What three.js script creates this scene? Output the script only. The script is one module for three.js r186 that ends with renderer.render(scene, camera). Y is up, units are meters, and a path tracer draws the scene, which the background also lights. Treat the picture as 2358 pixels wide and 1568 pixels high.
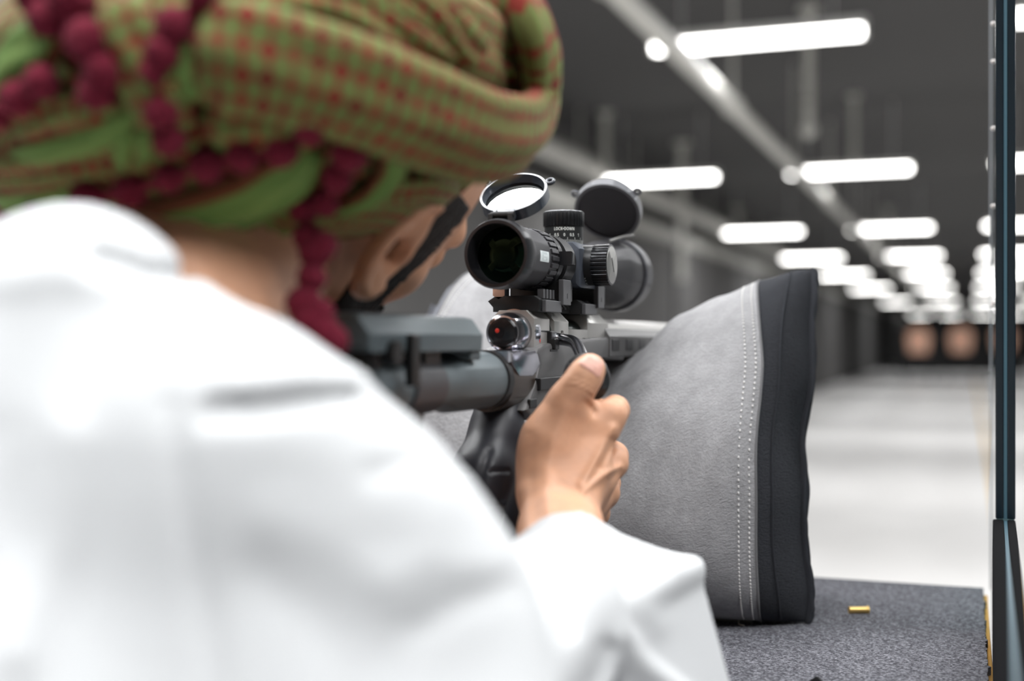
import * as THREE from 'three';
import { RoundedBoxGeometry } from 'three/addons/geometries/RoundedBoxGeometry.js';
import { mergeGeometries, mergeVertices, toCreasedNormals } from 'three/addons/utils/BufferGeometryUtils.js';
import { RectAreaLightUniformsLib } from 'three/addons/lights/RectAreaLightUniformsLib.js';

// ───────── camera, lights, exposure ─────────
const scene = new THREE.Scene();
scene.background = new THREE.Color(0x000000);
const renderer = new THREE.WebGLRenderer({ antialias: true });
renderer.toneMapping = THREE.LinearToneMapping;
renderer.toneMappingExposure = 3.7;
renderer.shadowMap.enabled = true;
const EYE = 1.58, YAW = THREE.MathUtils.degToRad(20.2), FPX = 2864;   // eye height over the range floor, turn to the left of the firing line, lens
const camera = new THREE.PerspectiveCamera(2 * Math.atan(784 / FPX) * 180 / Math.PI, 2358 / 1568, 0.05, 200);
camera.position.set(0, EYE, 0);
camera.rotation.y = YAW;
camera.focus = 0.92;
camera.userData.fStop = camera.getFocalLength() / 15.5;               // a 15.5 mm wide aperture
RectAreaLightUniformsLib.init();
const GLOW = 3.0, LAMP_LIGHT = 29;                                      // what the eye sees of a tube lamp, and the light it sheds

// ───────── helpers ─────────
let seed = 7;
const rnd = () => { seed = (seed * 1664525 + 1013904223) >>> 0; return seed / 4294967296; };
const C = (hex) => new THREE.Color(hex);
const mat = (name, o) => { const m = new THREE.MeshPhysicalMaterial(o); m.name = name; return m; };
const V = (x, y, z) => new THREE.Vector3(x, y, z);
const used = {};
function numbered(n) { used[n] = (used[n] || 0) + 1; return used[n] === 1 ? n : n + '_' + String(used[n] - 1).padStart(3, '0'); }
function tag(o, label, category, group, kind) {
  Object.assign(o.userData, { label, category });
  if (group) o.userData.group = group;
  if (kind) o.userData.kind = kind;
  return o;
}
function thing(name, pos, label, category, group) {
  const g = new THREE.Group(); g.name = numbered(name); g.position.copy(pos); scene.add(g);
  return tag(g, label, category, group);
}
function mesh(name, geo, m, parent) {
  const o = new THREE.Mesh(geo, m); o.name = parent && parent !== scene ? name : numbered(name);
  o.castShadow = o.receiveShadow = true; (parent || scene).add(o); return o;
}
function structure(name, geo, m, label) { const o = mesh(name, geo, m, scene); o.userData.kind = 'structure'; if (label) o.userData.label = label; return o; }
const clean = (g) => { for (const k of Object.keys(g.attributes)) if (!['position', 'normal', 'uv'].includes(k)) g.deleteAttribute(k); return g.index ? g.toNonIndexed() : g; };
const merge = (...gs) => mergeGeometries(gs.flat().map(clean));
const box = (w, h, d, x = 0, y = 0, z = 0, r = 0) => (r ? new RoundedBoxGeometry(w, h, d, 2, r) : new THREE.BoxGeometry(w, h, d)).translate(x, y, z);
const span = (x0, x1, y0, y1, z0, z1, r) => box(Math.abs(x1 - x0), Math.abs(y1 - y0), Math.abs(z1 - z0), (x0 + x1) / 2, (y0 + y1) / 2, (z0 + z1) / 2, r);
// a turned body along z: pts = [radius, z] ...
const turned = (pts, seg = 48, smooth = 0.6) => toCreasedNormals(new THREE.LatheGeometry(pts.map(([r, z]) => new THREE.Vector2(Math.max(r, 1e-5), z)), seg).rotateX(Math.PI / 2), smooth);
function tube(points, r, seg = 32, rad = 10) { return new THREE.TubeGeometry(new THREE.CatmullRomCurve3(points), seg, r, rad, false); }
function extrudeX(pts, x0, x1, bevel = 0.001) {   // outline in (z, y), pulled along x
  const s = new THREE.Shape(pts.map(([z, y]) => new THREE.Vector2(-z, y)));
  const g = new THREE.ExtrudeGeometry(s, { depth: x1 - x0 - 2 * bevel, bevelEnabled: bevel > 0, bevelThickness: bevel, bevelSize: bevel, bevelOffset: -bevel, bevelSegments: 2, curveSegments: 6 });
  return toCreasedNormals(g.translate(0, 0, bevel).rotateY(Math.PI / 2).translate(x0, 0, 0), 0.5);
}
function canvas(w, h, draw) {
  const c = document.createElement('canvas'); c.width = w; c.height = h; draw(c.getContext('2d'), w, h);
  const t = new THREE.CanvasTexture(c); t.wrapS = t.wrapT = THREE.RepeatWrapping; t.magFilter = THREE.LinearFilter; t.colorSpace = THREE.SRGBColorSpace; return t;
}
// tileable layered noise as a texture; fn(value 0..1, fine 0..1) -> [r,g,b] 0..255
function noiseTexture(n, cells, fn, srgb, gain = 0.55, stretch = 1) {
  const layers = []; let c = cells;
  for (let k = 0; k < 5 && c <= n; k++, c *= 2) { const cx = c, cy = Math.max(1, Math.round(c * stretch)); layers.push([cx, cy, Float32Array.from({ length: cx * cy }, rnd)]); }
  const d = new Uint8Array(n * n * 4), sm = (t) => t * t * (3 - 2 * t);
  for (let y = 0; y < n; y++) for (let x = 0; x < n; x++) {
    let v = 0, a = 1, tot = 0;
    for (const [cx, cy, g] of layers) {
      const fx = x / n * cx, fy = y / n * cy, ix = Math.floor(fx), iy = Math.floor(fy), tx = sm(fx - ix), ty = sm(fy - iy), jx = (ix + 1) % cx, jy = (iy + 1) % cy;
      v += a * ((g[iy * cx + ix] * (1 - tx) + g[iy * cx + jx] * tx) * (1 - ty) + (g[jy * cx + ix] * (1 - tx) + g[jy * cx + jx] * tx) * ty); tot += a; a *= gain;
    }
    const o = fn(v / tot, rnd()), i = (y * n + x) * 4; d[i] = o[0]; d[i + 1] = o[1]; d[i + 2] = o[2]; d[i + 3] = 255;
  }
  const t = new THREE.DataTexture(d, n, n); t.wrapS = t.wrapT = THREE.RepeatWrapping; t.magFilter = THREE.LinearFilter; t.minFilter = THREE.LinearMipmapLinearFilter;
  if (srgb) t.colorSpace = THREE.SRGBColorSpace; t.needsUpdate = true; return t;
}
const repeated = (t, rx, ry) => { const c = t.clone(); c.repeat.set(rx, ry ?? rx); c.needsUpdate = true; return c; };
// metric uv from the two axes each face lies in
function boxUV(g) {
  if (g.index) g = g.toNonIndexed();
  const p = g.attributes.position, uv = new Float32Array(p.count * 2), a = V(), b = V(), c = V(), n = V();
  for (let i = 0; i < p.count; i += 3) {
    a.fromBufferAttribute(p, i); b.fromBufferAttribute(p, i + 1); c.fromBufferAttribute(p, i + 2);
    n.crossVectors(b.clone().sub(a), c.clone().sub(a)); const ax = Math.abs(n.x), ay = Math.abs(n.y), az = Math.abs(n.z);
    [a, b, c].forEach((q, k) => { const s = ax > ay && ax > az ? [q.z, q.y] : ay > az ? [q.x, q.z] : [q.x, q.y]; uv[(i + k) * 2] = s[0]; uv[(i + k) * 2 + 1] = s[1]; });
  }
  g.setAttribute('uv', new THREE.BufferAttribute(uv, 2)); return g;
}
// a point seen at photograph pixel (u, v), depth d from the lens: layout only, the result is a place in the room
const cosY = Math.cos(YAW), sinY = Math.sin(YAW);
function toWorld(p) { return V(p.x * cosY + p.z * sinY, p.y + EYE, -p.x * sinY + p.z * cosY); }
const Q = (u, v, d) => V((u - 1179) / FPX * d, (784 - v) / FPX * d, -d);
const P = (u, v, d) => toWorld(Q(u, v, d));
// the same for a point on the plane x = x0
function onX(u, v, x0) { const q = P(u, v, 1); const k = x0 / q.x; return V(x0, EYE + (q.y - EYE) * k, q.z * k); }

// ───────── materials ─────────
const grainBump = noiseTexture(256, 64, (v, f) => { const k = 255 * (0.5 * v + 0.5 * f); return [k, k, k]; });
const M = {
  ceiling: mat('dark ceiling paint', { color: C('#454444'), roughness: 0.95 }),
  wallDark: mat('dark wall panels', { color: C('#636261'), roughness: 0.9 }),
  wallLight: mat('grey wall paint', { color: C('#9a9894'), roughness: 0.9 }),
  floor: mat('pale sealed concrete', { color: 0xffffff, roughness: 0.42, map: repeated(noiseTexture(512, 6, (v) => { const k = 226 + 28 * v; return [k + 3, k + 1, k - 2]; }, true), 0.22) }),
  platform: mat('grey vinyl', { color: C('#c9c8c4'), roughness: 0.6 }),
  pipe: mat('light grey painted steel', { color: C('#b9b8b2'), roughness: 0.6 }),
  lamp: mat('lit lamp diffuser', { color: 0xffffff, emissive: C('#fffdf9'), emissiveIntensity: GLOW, roughness: 0.5 }),
  housing: mat('white lamp housing', { color: C('#d0d0ce'), roughness: 0.5 }),
  black: mat('black rubber', { color: C('#0c0c0d'), roughness: 0.7 }),
  salmon: mat('salmon target card', { color: C('#ffcbb0'), roughness: 0.9 }),
  yellow: mat('yellow line paint', { color: C('#e2b964'), roughness: 0.6 }),
  wood: mat('pale plywood edge', { color: C('#e0a94c'), roughness: 0.6, map: noiseTexture(128, 4, (v) => { const k = 200 + 55 * v; return [k, k, k]; }, true, 0.6, 6) }),
};
// ───────── distance fields and cloth creases ─────────
const smin = (a, b, k) => { const h = Math.max(k - Math.abs(a - b), 0) / k; return Math.min(a, b) - h * h * k * 0.25; };
const smax = (a, b, k) => -smin(-a, -b, k);
function cone(a, b, ra, rb) { // tapered capsule
  const dx = b.x - a.x, dy = b.y - a.y, dz = b.z - a.z, q = dx * dx + dy * dy + dz * dz || 1e-9;
  return (x, y, z) => { let t = ((x - a.x) * dx + (y - a.y) * dy + (z - a.z) * dz) / q; t = t < 0 ? 0 : t > 1 ? 1 : t; return Math.hypot(x - a.x - dx * t, y - a.y - dy * t, z - a.z - dz * t) - ra - (rb - ra) * t; };
}
function ball(c, rx, ry, rz, axes) { // ellipsoid, axes = [right, up, back] unit vectors
  const m = Math.min(rx, ry, rz);
  return (x, y, z) => {
    x -= c.x; y -= c.y; z -= c.z; let a = x, b = y, d = z;
    if (axes) { a = x * axes[0].x + y * axes[0].y + z * axes[0].z; b = x * axes[1].x + y * axes[1].y + z * axes[1].z; d = x * axes[2].x + y * axes[2].y + z * axes[2].z; }
    const k0 = Math.hypot(a / rx, b / ry, d / rz), k1 = Math.hypot(a / rx / rx, b / ry / ry, d / rz / rz); return k0 < 1e-6 ? -m : k0 * (k0 - 1) / k1;
  };
}
function sheet(a, b, c, r) { // a triangle of cloth with thickness
  const tri = new THREE.Triangle(a, b, c), p = V(), q = V();
  return (x, y, z) => { p.set(x, y, z); tri.closestPointToPoint(p, q); return p.distanceTo(q) - r; };
}
const union = (k, ...fs) => (x, y, z) => { let d = fs[0](x, y, z); for (let i = 1; i < fs.length; i++) d = smin(d, fs[i](x, y, z), k); return d; };
function surface(f, lo, hi, cell, bound = 1.25) { // surface nets; blocks far from the surface are skipped
  const n = [0, 1, 2].map((i) => Math.ceil((hi.getComponent(i) - lo.getComponent(i)) / cell / 8) * 8 + 1), [nx, ny, nz] = n, F = new Float32Array(nx * ny * nz).fill(1), B = 8;
  for (let k = 0; k < nz; k += B) for (let j = 0; j < ny; j += B) for (let i = 0; i < nx; i += B) {
    const c = f(lo.x + (i + 4) * cell, lo.y + (j + 4) * cell, lo.z + (k + 4) * cell), far = Math.abs(c) > cell * B * bound;
    for (let kk = k; kk < Math.min(k + B, nz); kk++) for (let jj = j; jj < Math.min(j + B, ny); jj++) for (let ii = i; ii < Math.min(i + B, nx); ii++)
      F[(kk * ny + jj) * nx + ii] = far ? c : f(lo.x + ii * cell, lo.y + jj * cell, lo.z + kk * cell);
  }
  const at = (i, j, k) => (k * ny + j) * nx + i, id = new Int32Array(F.length).fill(-1), pos = [], idx = [];
  for (let k = 0; k < nz - 1; k++) for (let j = 0; j < ny - 1; j++) for (let i = 0; i < nx - 1; i++) {
    let sx = 0, sy = 0, sz = 0, m = 0; const v = [];
    for (let c = 0; c < 8; c++) v.push(F[at(i + (c & 1), j + (c >> 1 & 1), k + (c >> 2))]);
    let neg = 0; for (const q of v) if (q < 0) neg++;
    if (neg === 0 || neg === 8) continue;
    for (let c = 0; c < 8; c++) for (const b of [1, 2, 4]) if (!(c & b)) { const p = v[c], q = v[c | b]; if ((p < 0) !== (q < 0)) { const t = p / (p - q); sx += (c & 1) + (b === 1 ? t : 0); sy += (c >> 1 & 1) + (b === 2 ? t : 0); sz += (c >> 2) + (b === 4 ? t : 0); m++; } }
    id[at(i, j, k)] = pos.length / 3; pos.push(lo.x + (i + sx / m) * cell, lo.y + (j + sy / m) * cell, lo.z + (k + sz / m) * cell);
  }
  for (let k = 1; k < nz - 1; k++) for (let j = 1; j < ny - 1; j++) for (let i = 1; i < nx - 1; i++) {
    const a = F[at(i, j, k)] < 0;
    const quad = (flip, p, q, r, s) => { if (p < 0 || q < 0 || r < 0 || s < 0) return; flip ? idx.push(p, r, q, p, s, r) : idx.push(p, q, r, p, r, s); };
    if (a !== F[at(i + 1, j, k)] < 0) quad(!a, id[at(i, j - 1, k - 1)], id[at(i, j, k - 1)], id[at(i, j, k)], id[at(i, j - 1, k)]);
    if (a !== F[at(i, j + 1, k)] < 0) quad(!a, id[at(i - 1, j, k - 1)], id[at(i - 1, j, k)], id[at(i, j, k)], id[at(i, j, k - 1)]);
    if (a !== F[at(i, j, k + 1)] < 0) quad(!a, id[at(i - 1, j - 1, k)], id[at(i, j - 1, k)], id[at(i, j, k)], id[at(i - 1, j, k)]);
  }
  // normals from the field itself
  const nor = new Float32Array(pos.length), e = cell * 0.6;
  for (let i = 0; i < pos.length; i += 3) {
    const x = pos[i], y = pos[i + 1], z = pos[i + 2], gx = f(x + e, y, z) - f(x - e, y, z), gy = f(x, y + e, z) - f(x, y - e, z), gz = f(x, y, z + e) - f(x, y, z - e), l = Math.hypot(gx, gy, gz) || 1;
    nor[i] = gx / l; nor[i + 1] = gy / l; nor[i + 2] = gz / l;
  }
  const g = new THREE.BufferGeometry(); g.setAttribute('position', new THREE.Float32BufferAttribute(pos, 3)); g.setAttribute('normal', new THREE.BufferAttribute(nor, 3)); g.setIndex(idx); return g;
}
const fromWorld = (x, y, z) => V(x * cosY - z * sinY, y - EYE, x * sinY + z * cosY);
const fold = (list) => (x, y, z) => { // creases and ridges of cloth: [points in the picture plane, height, width]
  if (z > -0.1) return 0; const u = 1179 - x / z * FPX, v = 784 + y / z * FPX; let h = 0;
  for (const [pts, amp, w] of list) {
    let best = 1e9; for (let i = 1; i < pts.length; i++) { const [ax, ay] = pts[i - 1], [bx, by] = pts[i], dx = bx - ax, dy = by - ay; let t = ((u - ax) * dx + (v - ay) * dy) / (dx * dx + dy * dy); t = t < 0 ? 0 : t > 1 ? 1 : t; const d = (u - ax - dx * t) ** 2 + (v - ay - dy * t) ** 2; if (d < best) best = d; }
    const q = best / (w * w); if (q < 9) h += amp * Math.exp(-q);
  }
  return h;
};
// ───────── the hall ─────────
const LX = -4.6, RX = 9.2, FAR = -100, BACK = 4.2, TOP = EYE + 2.55, LAMP_Y = EYE + 1.8;
structure('floor', boxUV(span(LX - 0.2, RX + 0.2, -0.2, 0, FAR - 0.2, BACK + 0.2)), M.floor, 'pale smooth concrete floor of the long shooting hall');
structure('ceiling', span(LX - 0.2, RX + 0.2, TOP, TOP + 0.2, FAR - 0.2, BACK + 0.2), M.ceiling, 'dark grey ceiling of the shooting hall');
const wallL = structure('wall_left', span(LX - 0.2, LX, 0, TOP, FAR, BACK), M.wallDark, 'dark grey side wall running down the range');
for (let z = -8; z > -92; z -= 4.2) mesh('wall_pilaster', span(LX, LX + 0.06, 0.02, TOP - 0.02, z - 0.35, z + 0.35), M.wallDark, wallL);
structure('wall_right', span(RX, RX + 0.2, 0, TOP, FAR, BACK), M.wallDark, 'dark grey wall on the far right of the hall');
structure('wall_far', span(LX - 0.2, RX + 0.2, 0, TOP, FAR - 0.2, FAR), mat('black bullet trap rubber', { color: C('#1d1d1e'), roughness: 0.9 }), 'black backstop wall at the end of the range');
structure('wall_back', span(LX - 0.2, RX + 0.2, 0, TOP, BACK, BACK + 0.2), M.wallLight, 'grey wall behind the shooting booths');
structure('trim_1', span(LX, LX + 0.16, EYE + 1.58, EYE + 1.76, FAR + 0.1, 0.5), M.pipe, 'light grey cable rail along the top of the left wall');
structure('platform_step', span(LX, RX, 0, 0.35, -1.36, BACK), M.platform, 'raised booth platform under the shooting bench');

// lane line on the floor
tag(mesh('lane_line', span(0.205, 0.27, 0.0, 0.004, -60, -3), M.yellow), 'yellow lane line painted along the pale floor', 'floor line');

// pipes under the ceiling
const pipe = (name, x, y, r, z0, z1, label) => {
  const g = thing(name, V(x, y, z0), label, 'pipe');
  mesh('pipe_run', new THREE.CylinderGeometry(r, r, z0 - z1, 20).rotateX(Math.PI / 2).translate(0, 0, (z1 - z0) / 2), M.pipe, g);
  const len = z0 - z1;
  for (let k = 1; k < 12; k++) mesh('hanger', merge(new THREE.CylinderGeometry(0.012, 0.012, TOP - y - r, 8).translate(0, r + (TOP - y - r) / 2, -len * k / 12), new THREE.TorusGeometry(r + 0.01, 0.008, 6, 20).translate(0, 0, -len * k / 12)), M.pipe, g);
};
pipe('ceiling_pipe', -1.52, EYE + 1.6, 0.056, -2.2, -40, 'thick light grey pipe slanting across the dark ceiling in front of the lamps');
pipe('ceiling_pipe', -4.02, EYE + 1.95, 0.12, -1.0, -30, 'light grey ceiling pipe behind the top left of the headscarf');
// drop pipes hanging between the lamps
const drop = (u, v0, v1, d, r, label, ball) => {
  const a = P(u, v0, d), b = P(u, v1, d), g = thing('drop_pipe', V(a.x, TOP, a.z), label, 'pipe', 'pipes hanging from the ceiling');
  mesh('stem', new THREE.CylinderGeometry(r, r, TOP - b.y, 14).translate(0, -(TOP - b.y) / 2, 0), M.pipe, g);
  mesh('ceiling_flange', new THREE.CylinderGeometry(r * 2.2, r * 2.2, 0.03, 18).translate(0, -0.015, 0), M.pipe, g);
  mesh('end_cap', ball ? new THREE.SphereGeometry(r * 1.7, 16, 12).translate(0, b.y - TOP, 0) : new THREE.CylinderGeometry(r * 1.3, r * 1.1, 0.06, 14).translate(0, b.y - TOP, 0), M.pipe, g);
};
drop(1862, 120, 300, 9.5, 0.035, 'grey drop pipe with a round bulb end below the nearest strip lamp', true);
drop(1393, 260, 392, 13.9, 0.04, 'grey drop pipe reaching down to the lamp above the scope covers');
drop(1966, 220, 372, 12.9, 0.03, 'grey drop pipe ending above the second lamp row, right of the slanting pipe');
drop(1570, 448, 640, 16, 0.05, 'grey drop pipe below the lamp behind the scope, left of the bag corner');
drop(1698, 455, 515, 24, 0.06, 'short grey drop pipe just above the third lamp row');
drop(2045, 430, 550, 24, 0.04, 'faint grey drop pipe near the lower end of the slanting pipe');

// strip lamps: rows across the hall, one housing, diffuser and two end caps each
const rowZ = [-7.6, -13.8, -21.2, -28.2, -35.8, -45.5, -62, -92], colX = [-3.28, -1.22, 0.87, 2.95, 5.05, 7.1];
const ordinal = ['nearest', 'second', 'third', 'fourth', 'fifth', 'sixth', 'seventh', 'eighth', 'ninth', 'tenth', 'eleventh', 'twelfth', 'thirteenth'];
const colName = ['column by the left wall', 'second column from the left wall', 'third column from the left wall', 'fourth column from the left wall', 'fifth column from the left wall', 'column by the right wall'];
const LEN = 1.3, lampGeo = {
  housing: merge(span(-LEN / 2, LEN / 2, 0.05, 0.1, -0.05, 0.05), new THREE.CylinderGeometry(0.006, 0.006, TOP - LAMP_Y - 0.1, 6).translate(-LEN * 0.35, (TOP - LAMP_Y + 0.1) / 2, 0), new THREE.CylinderGeometry(0.006, 0.006, TOP - LAMP_Y - 0.1, 6).translate(LEN * 0.35, (TOP - LAMP_Y + 0.1) / 2, 0)),
  diffuser: box(LEN - 0.04, 0.055, 0.085, 0, 0.0225, 0, 0.018), cap: span(-0.02, 0, -0.006, 0.052, -0.045, 0.045),
};
function stripLamp(x, z, label) {
  const g = thing('strip_lamp', V(x, LAMP_Y, z), label, 'ceiling lamp', 'strip lamps hung in rows under the ceiling');
  mesh('housing', lampGeo.housing, M.housing, g); mesh('lamp_diffuser', lampGeo.diffuser, M.lamp, g);
  mesh('end_cap', lampGeo.cap, M.housing, g).position.x = -LEN / 2 + 0.02; mesh('end_cap', lampGeo.cap, M.housing, g).position.x = LEN / 2;
  const l = new THREE.RectAreaLight(C('#fcfdff'), LAMP_LIGHT, LEN - 0.05, 0.085); l.position.set(x, LAMP_Y - 0.012, z); l.rotation.x = -Math.PI / 2; scene.add(l);
}
rowZ.forEach((z, r) => colX.forEach((x, c) => {
  if (c > 3 && r > 2) return;
  stripLamp(x, z, `glowing white strip lamp, ${ordinal[r]} row down the range, ${colName[c]}`);
}));
// the booth's own lamps, over the bench and behind it
[[-2.35, -1.36], [-0.95, -1.36], [0.45, -1.36], [1.85, -1.36]].forEach(([x, z], i) => stripLamp(x, z, `white strip lamp over the front of the bench, ${['first', 'second', 'third', 'fourth'][i]} from the left wall`));
[[-1.7, 0.3], [-0.3, 0.3], [1.1, 0.3]].forEach(([x, z], i) => stripLamp(x, z, `white strip lamp over the standing place behind the bench, ${['left', 'middle', 'right'][i]} one`));
[[-3.28, -3.9], [-1.22, -3.9], [0.87, -3.9], [2.95, -3.9]].forEach(([x, z], i) => stripLamp(x, z, `added white strip lamp, unseen beyond the bench, to light floor and bag, ${['first', 'second', 'third', 'fourth'][i]} from the left wall`));  // unseen row added to brighten the near floor and the bag

// targets
[[2115, 787], [2212, 785], [2311, 783]].forEach(([u, v], i) => {
  const p = P(u, v, 47), g = thing('target', V(p.x, 0, p.z), ['leftmost of the three salmon paper targets far down the range', 'middle one of the three salmon paper targets far down the range', 'rightmost salmon paper target, partly behind the dark glass edge'][i], 'target', 'paper targets at the end of the lanes');
  const y = p.y, s = new THREE.Shape(); s.moveTo(-0.34, -0.42); s.lineTo(0.34, -0.42); s.lineTo(0.42, 0.1); s.quadraticCurveTo(0.4, 0.46, 0.16, 0.5); s.lineTo(-0.16, 0.5); s.quadraticCurveTo(-0.4, 0.46, -0.42, 0.1);
  mesh('card', new THREE.ExtrudeGeometry(s, { depth: 0.012, bevelEnabled: false }).translate(0, y, 0), M.salmon, g);
  mesh('frame', merge(span(-0.5, -0.45, 0, y + 0.55, -0.06, -0.02), span(0.45, 0.5, 0, y + 0.55, -0.06, -0.02), span(-0.5, 0.5, y + 0.55, y + 0.6, -0.06, -0.02)), M.black, g);
  mesh('backing_board', span(-0.79, 0.79, 0.35, y + 0.62, -0.09, -0.065), M.black, g);
});

// ───────── the bench ─────────
const TABLE = EYE - 0.234, MATX = 0.012, EDGE = -1.258;
const bench = thing('bench', V(-0.7, 0.35, -0.75), 'shooting bench with pale plywood edge under the dark carpet mat', 'bench');
mesh('bench_top', span(-1.1, 0.716, TABLE - 0.38, TABLE - 0.356, -0.505, 0.25, 0.001), M.wood, bench);
for (const [x, z] of [[-1.05, -0.45], [0.66, -0.45], [-1.05, 0.2], [0.66, 0.2]]) mesh('leg', span(x - 0.03, x + 0.03, 0, TABLE - 0.38, z - 0.03, z + 0.03, 0.003), M.black, bench);
const crumb = noiseTexture(1024, 128, (v, f) => { const q = Math.min(1, Math.max(0, (v - 0.5) * 2.6 + 0.5)), k = 28 + 92 * q + 30 * (f > 0.95 ? 1.6 : f * 0.4); return [k, k, k + 6]; }, true, 0.7);
const crumbB = noiseTexture(512, 96, (v, f) => { const k = 255 * (0.65 * v + 0.35 * f); return [k, k, k]; }, false, 0.8);
const matMat = mat('dark speckled carpet', { color: 0xffffff, roughness: 0.95, map: repeated(crumb, 5), bumpMap: repeated(crumbB, 7), bumpScale: 0.0018, sheen: 0.3, sheenColor: C('#8a8c96'), sheenRoughness: 0.6 });
{ // the mat has a frayed right edge
  const s = new THREE.Shape(); s.moveTo(-1.8, -0.5); let z = -0.5;
  s.lineTo(MATX, -0.5);
  while (z < -EDGE) { z += 0.004; s.lineTo(MATX - 0.001 + 0.0016 * rnd() + (rnd() > 0.93 ? 0.0022 : 0), Math.min(z, -EDGE)); }
  s.lineTo(-1.8, -EDGE);
  const g = boxUV(new THREE.ExtrudeGeometry(s, { depth: 0.006, bevelEnabled: false }).rotateX(-Math.PI / 2).translate(0, TABLE - 0.006, 0));
  tag(mesh('bench_mat', g, matMat), 'dark grey speckled carpet mat covering the bench', 'mat');
}
// fired case and a dark strap end
{
  const p = P(1977, 1411, 1.0), d = 0.234 * FPX / (1411 - 784), q = P(1977, 1404, d * 0.998);
  const g = thing('cartridge_case', V(q.x, TABLE + 0.003, q.z), 'small empty brass cartridge case lying on the dark mat', 'cartridge case');
  const brass = mat('brass', { color: C('#e6c47c'), metalness: 0.9, roughness: 0.4 });
  mesh('case_body', turned([[0.0022, -0.0082], [0.0022, 0.0075], [0.0029, 0.0075], [0.0029, -0.0082], [0.0026, -0.0084], [0.0022, -0.0082]], 28), brass, g);
  mesh('case_rim', turned([[0, 0.0072], [0.0029, 0.0072], [0.0034, 0.0076], [0.0034, 0.0086], [0.003, 0.0089], [0, 0.0089]], 28), brass, g);
  g.rotation.y = 1.97;
  const t = P(1882, 1560, 0.234 * FPX / (1580 - 784));
  const st = thing('strap_end', V(t.x, TABLE, t.z), 'tip of a black strap poking up from the mat at the bottom edge', 'strap');
  mesh('webbing', extrudeX([[-0.009, 0], [0.009, 0], [0.006, 0.0022], [0.0006, 0.0065], [-0.0008, 0.0065], [-0.007, 0.002]], -0.0012, 0.0012, 0.0004).rotateY(Math.PI / 2 - 0.3), M.black, st);
}

// ───────── laminated glass partition, seen on edge ─────────
{
  const x0 = 0.0195, x1 = 0.0345, low = EYE - 0.1435, zn = -1.0725, zf = -1.36;
  const g = thing('glass_partition', V((x0 + x1) / 2, TABLE - 0.02, -0.95), 'tall dark-edged laminated glass partition at the right end of the bench', 'partition');
  const b = g.position, glass = mat('tinted glass', { color: C('#c9dede'), roughness: 0.03, transmission: 1, thickness: 0, ior: 1.5 });
  const edge = mat('dark polished glass edge', { color: C('#0d1a22'), roughness: 0.22, clearcoat: 0.6, clearcoatRoughness: 0.15 });
  const inter = mat('pale interlayer', { color: C('#3f5c68'), roughness: 0.35 });
  const felt = mat('dark glazing tape', { color: C('#14171b'), roughness: 1, specularIntensity: 0.15, map: repeated(crumb, 9) });
  const L = (...a) => span(...a).translate(-b.x, -b.y, -b.z);
  const xm = (x0 + x1) / 2, slant = (g) => { const p = g.attributes.position; for (let i = 0; i < p.count; i++) p.setX(i, p.getX(i) - 0.017 * Math.max(0, p.getZ(i) + b.z - zn)); return g; }, tapeLine = mat('dim interlayer', { color: C('#2d4650'), roughness: 0.4 });
  mesh('glass_sheet', L(x0 + 0.0008, xm - 0.002, TABLE - 0.02, TOP - 0.01, zf + 0.003, zn - 0.003), glass, g);
  mesh('glass_sheet', L(xm + 0.002, x1 - 0.0008, TABLE - 0.02, TOP - 0.01, zf + 0.003, zn - 0.003), glass, g);
  mesh('edge_band', L(x0, xm - 0.0012, low, TOP - 0.01, zn - 0.003, zn, 0.0012), edge, g);
  mesh('edge_band', L(xm + 0.0012, x1, low, TOP - 0.01, zn - 0.003, zn, 0.0012), edge, g);
  mesh('interlayer', L(xm - 0.0014, xm + 0.0014, low, TOP - 0.01, zf + 0.003, zn - 0.001), inter, g);
  mesh('edge_band', L(x0, x1, TABLE - 0.02, TOP - 0.01, zf, zf + 0.003, 0.001), mat('frosted far edge', { color: C('#8b8f93'), roughness: 0.5 }), g);
  mesh('low_rail', slant(L(x0 - 0.002, xm - 0.0012, TABLE - 0.02, low, zn - 0.001, 0.05, 0.0015)), felt, g);
  mesh('low_rail', slant(L(xm + 0.0012, x1, TABLE - 0.02, low, zn - 0.001, 0.05, 0.0015)), felt, g);
  mesh('low_interlayer', slant(L(xm - 0.0012, xm + 0.0012, TABLE - 0.02, low - 0.0006, zn, 0.05)), tapeLine, g);
  const chip = new THREE.SphereGeometry(0.0022, 8, 6);
  for (const v of [55, 142, 296, 475, 700]) { const c = onX(2287, v, x0); mesh('edge_chip', chip, mat('white chip', { color: C('#cfc8c4'), roughness: 0.7 }), g).position.set(c.x - b.x, c.y - b.y, Math.max(c.z, zf + 0.001) - b.z); }
}
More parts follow.
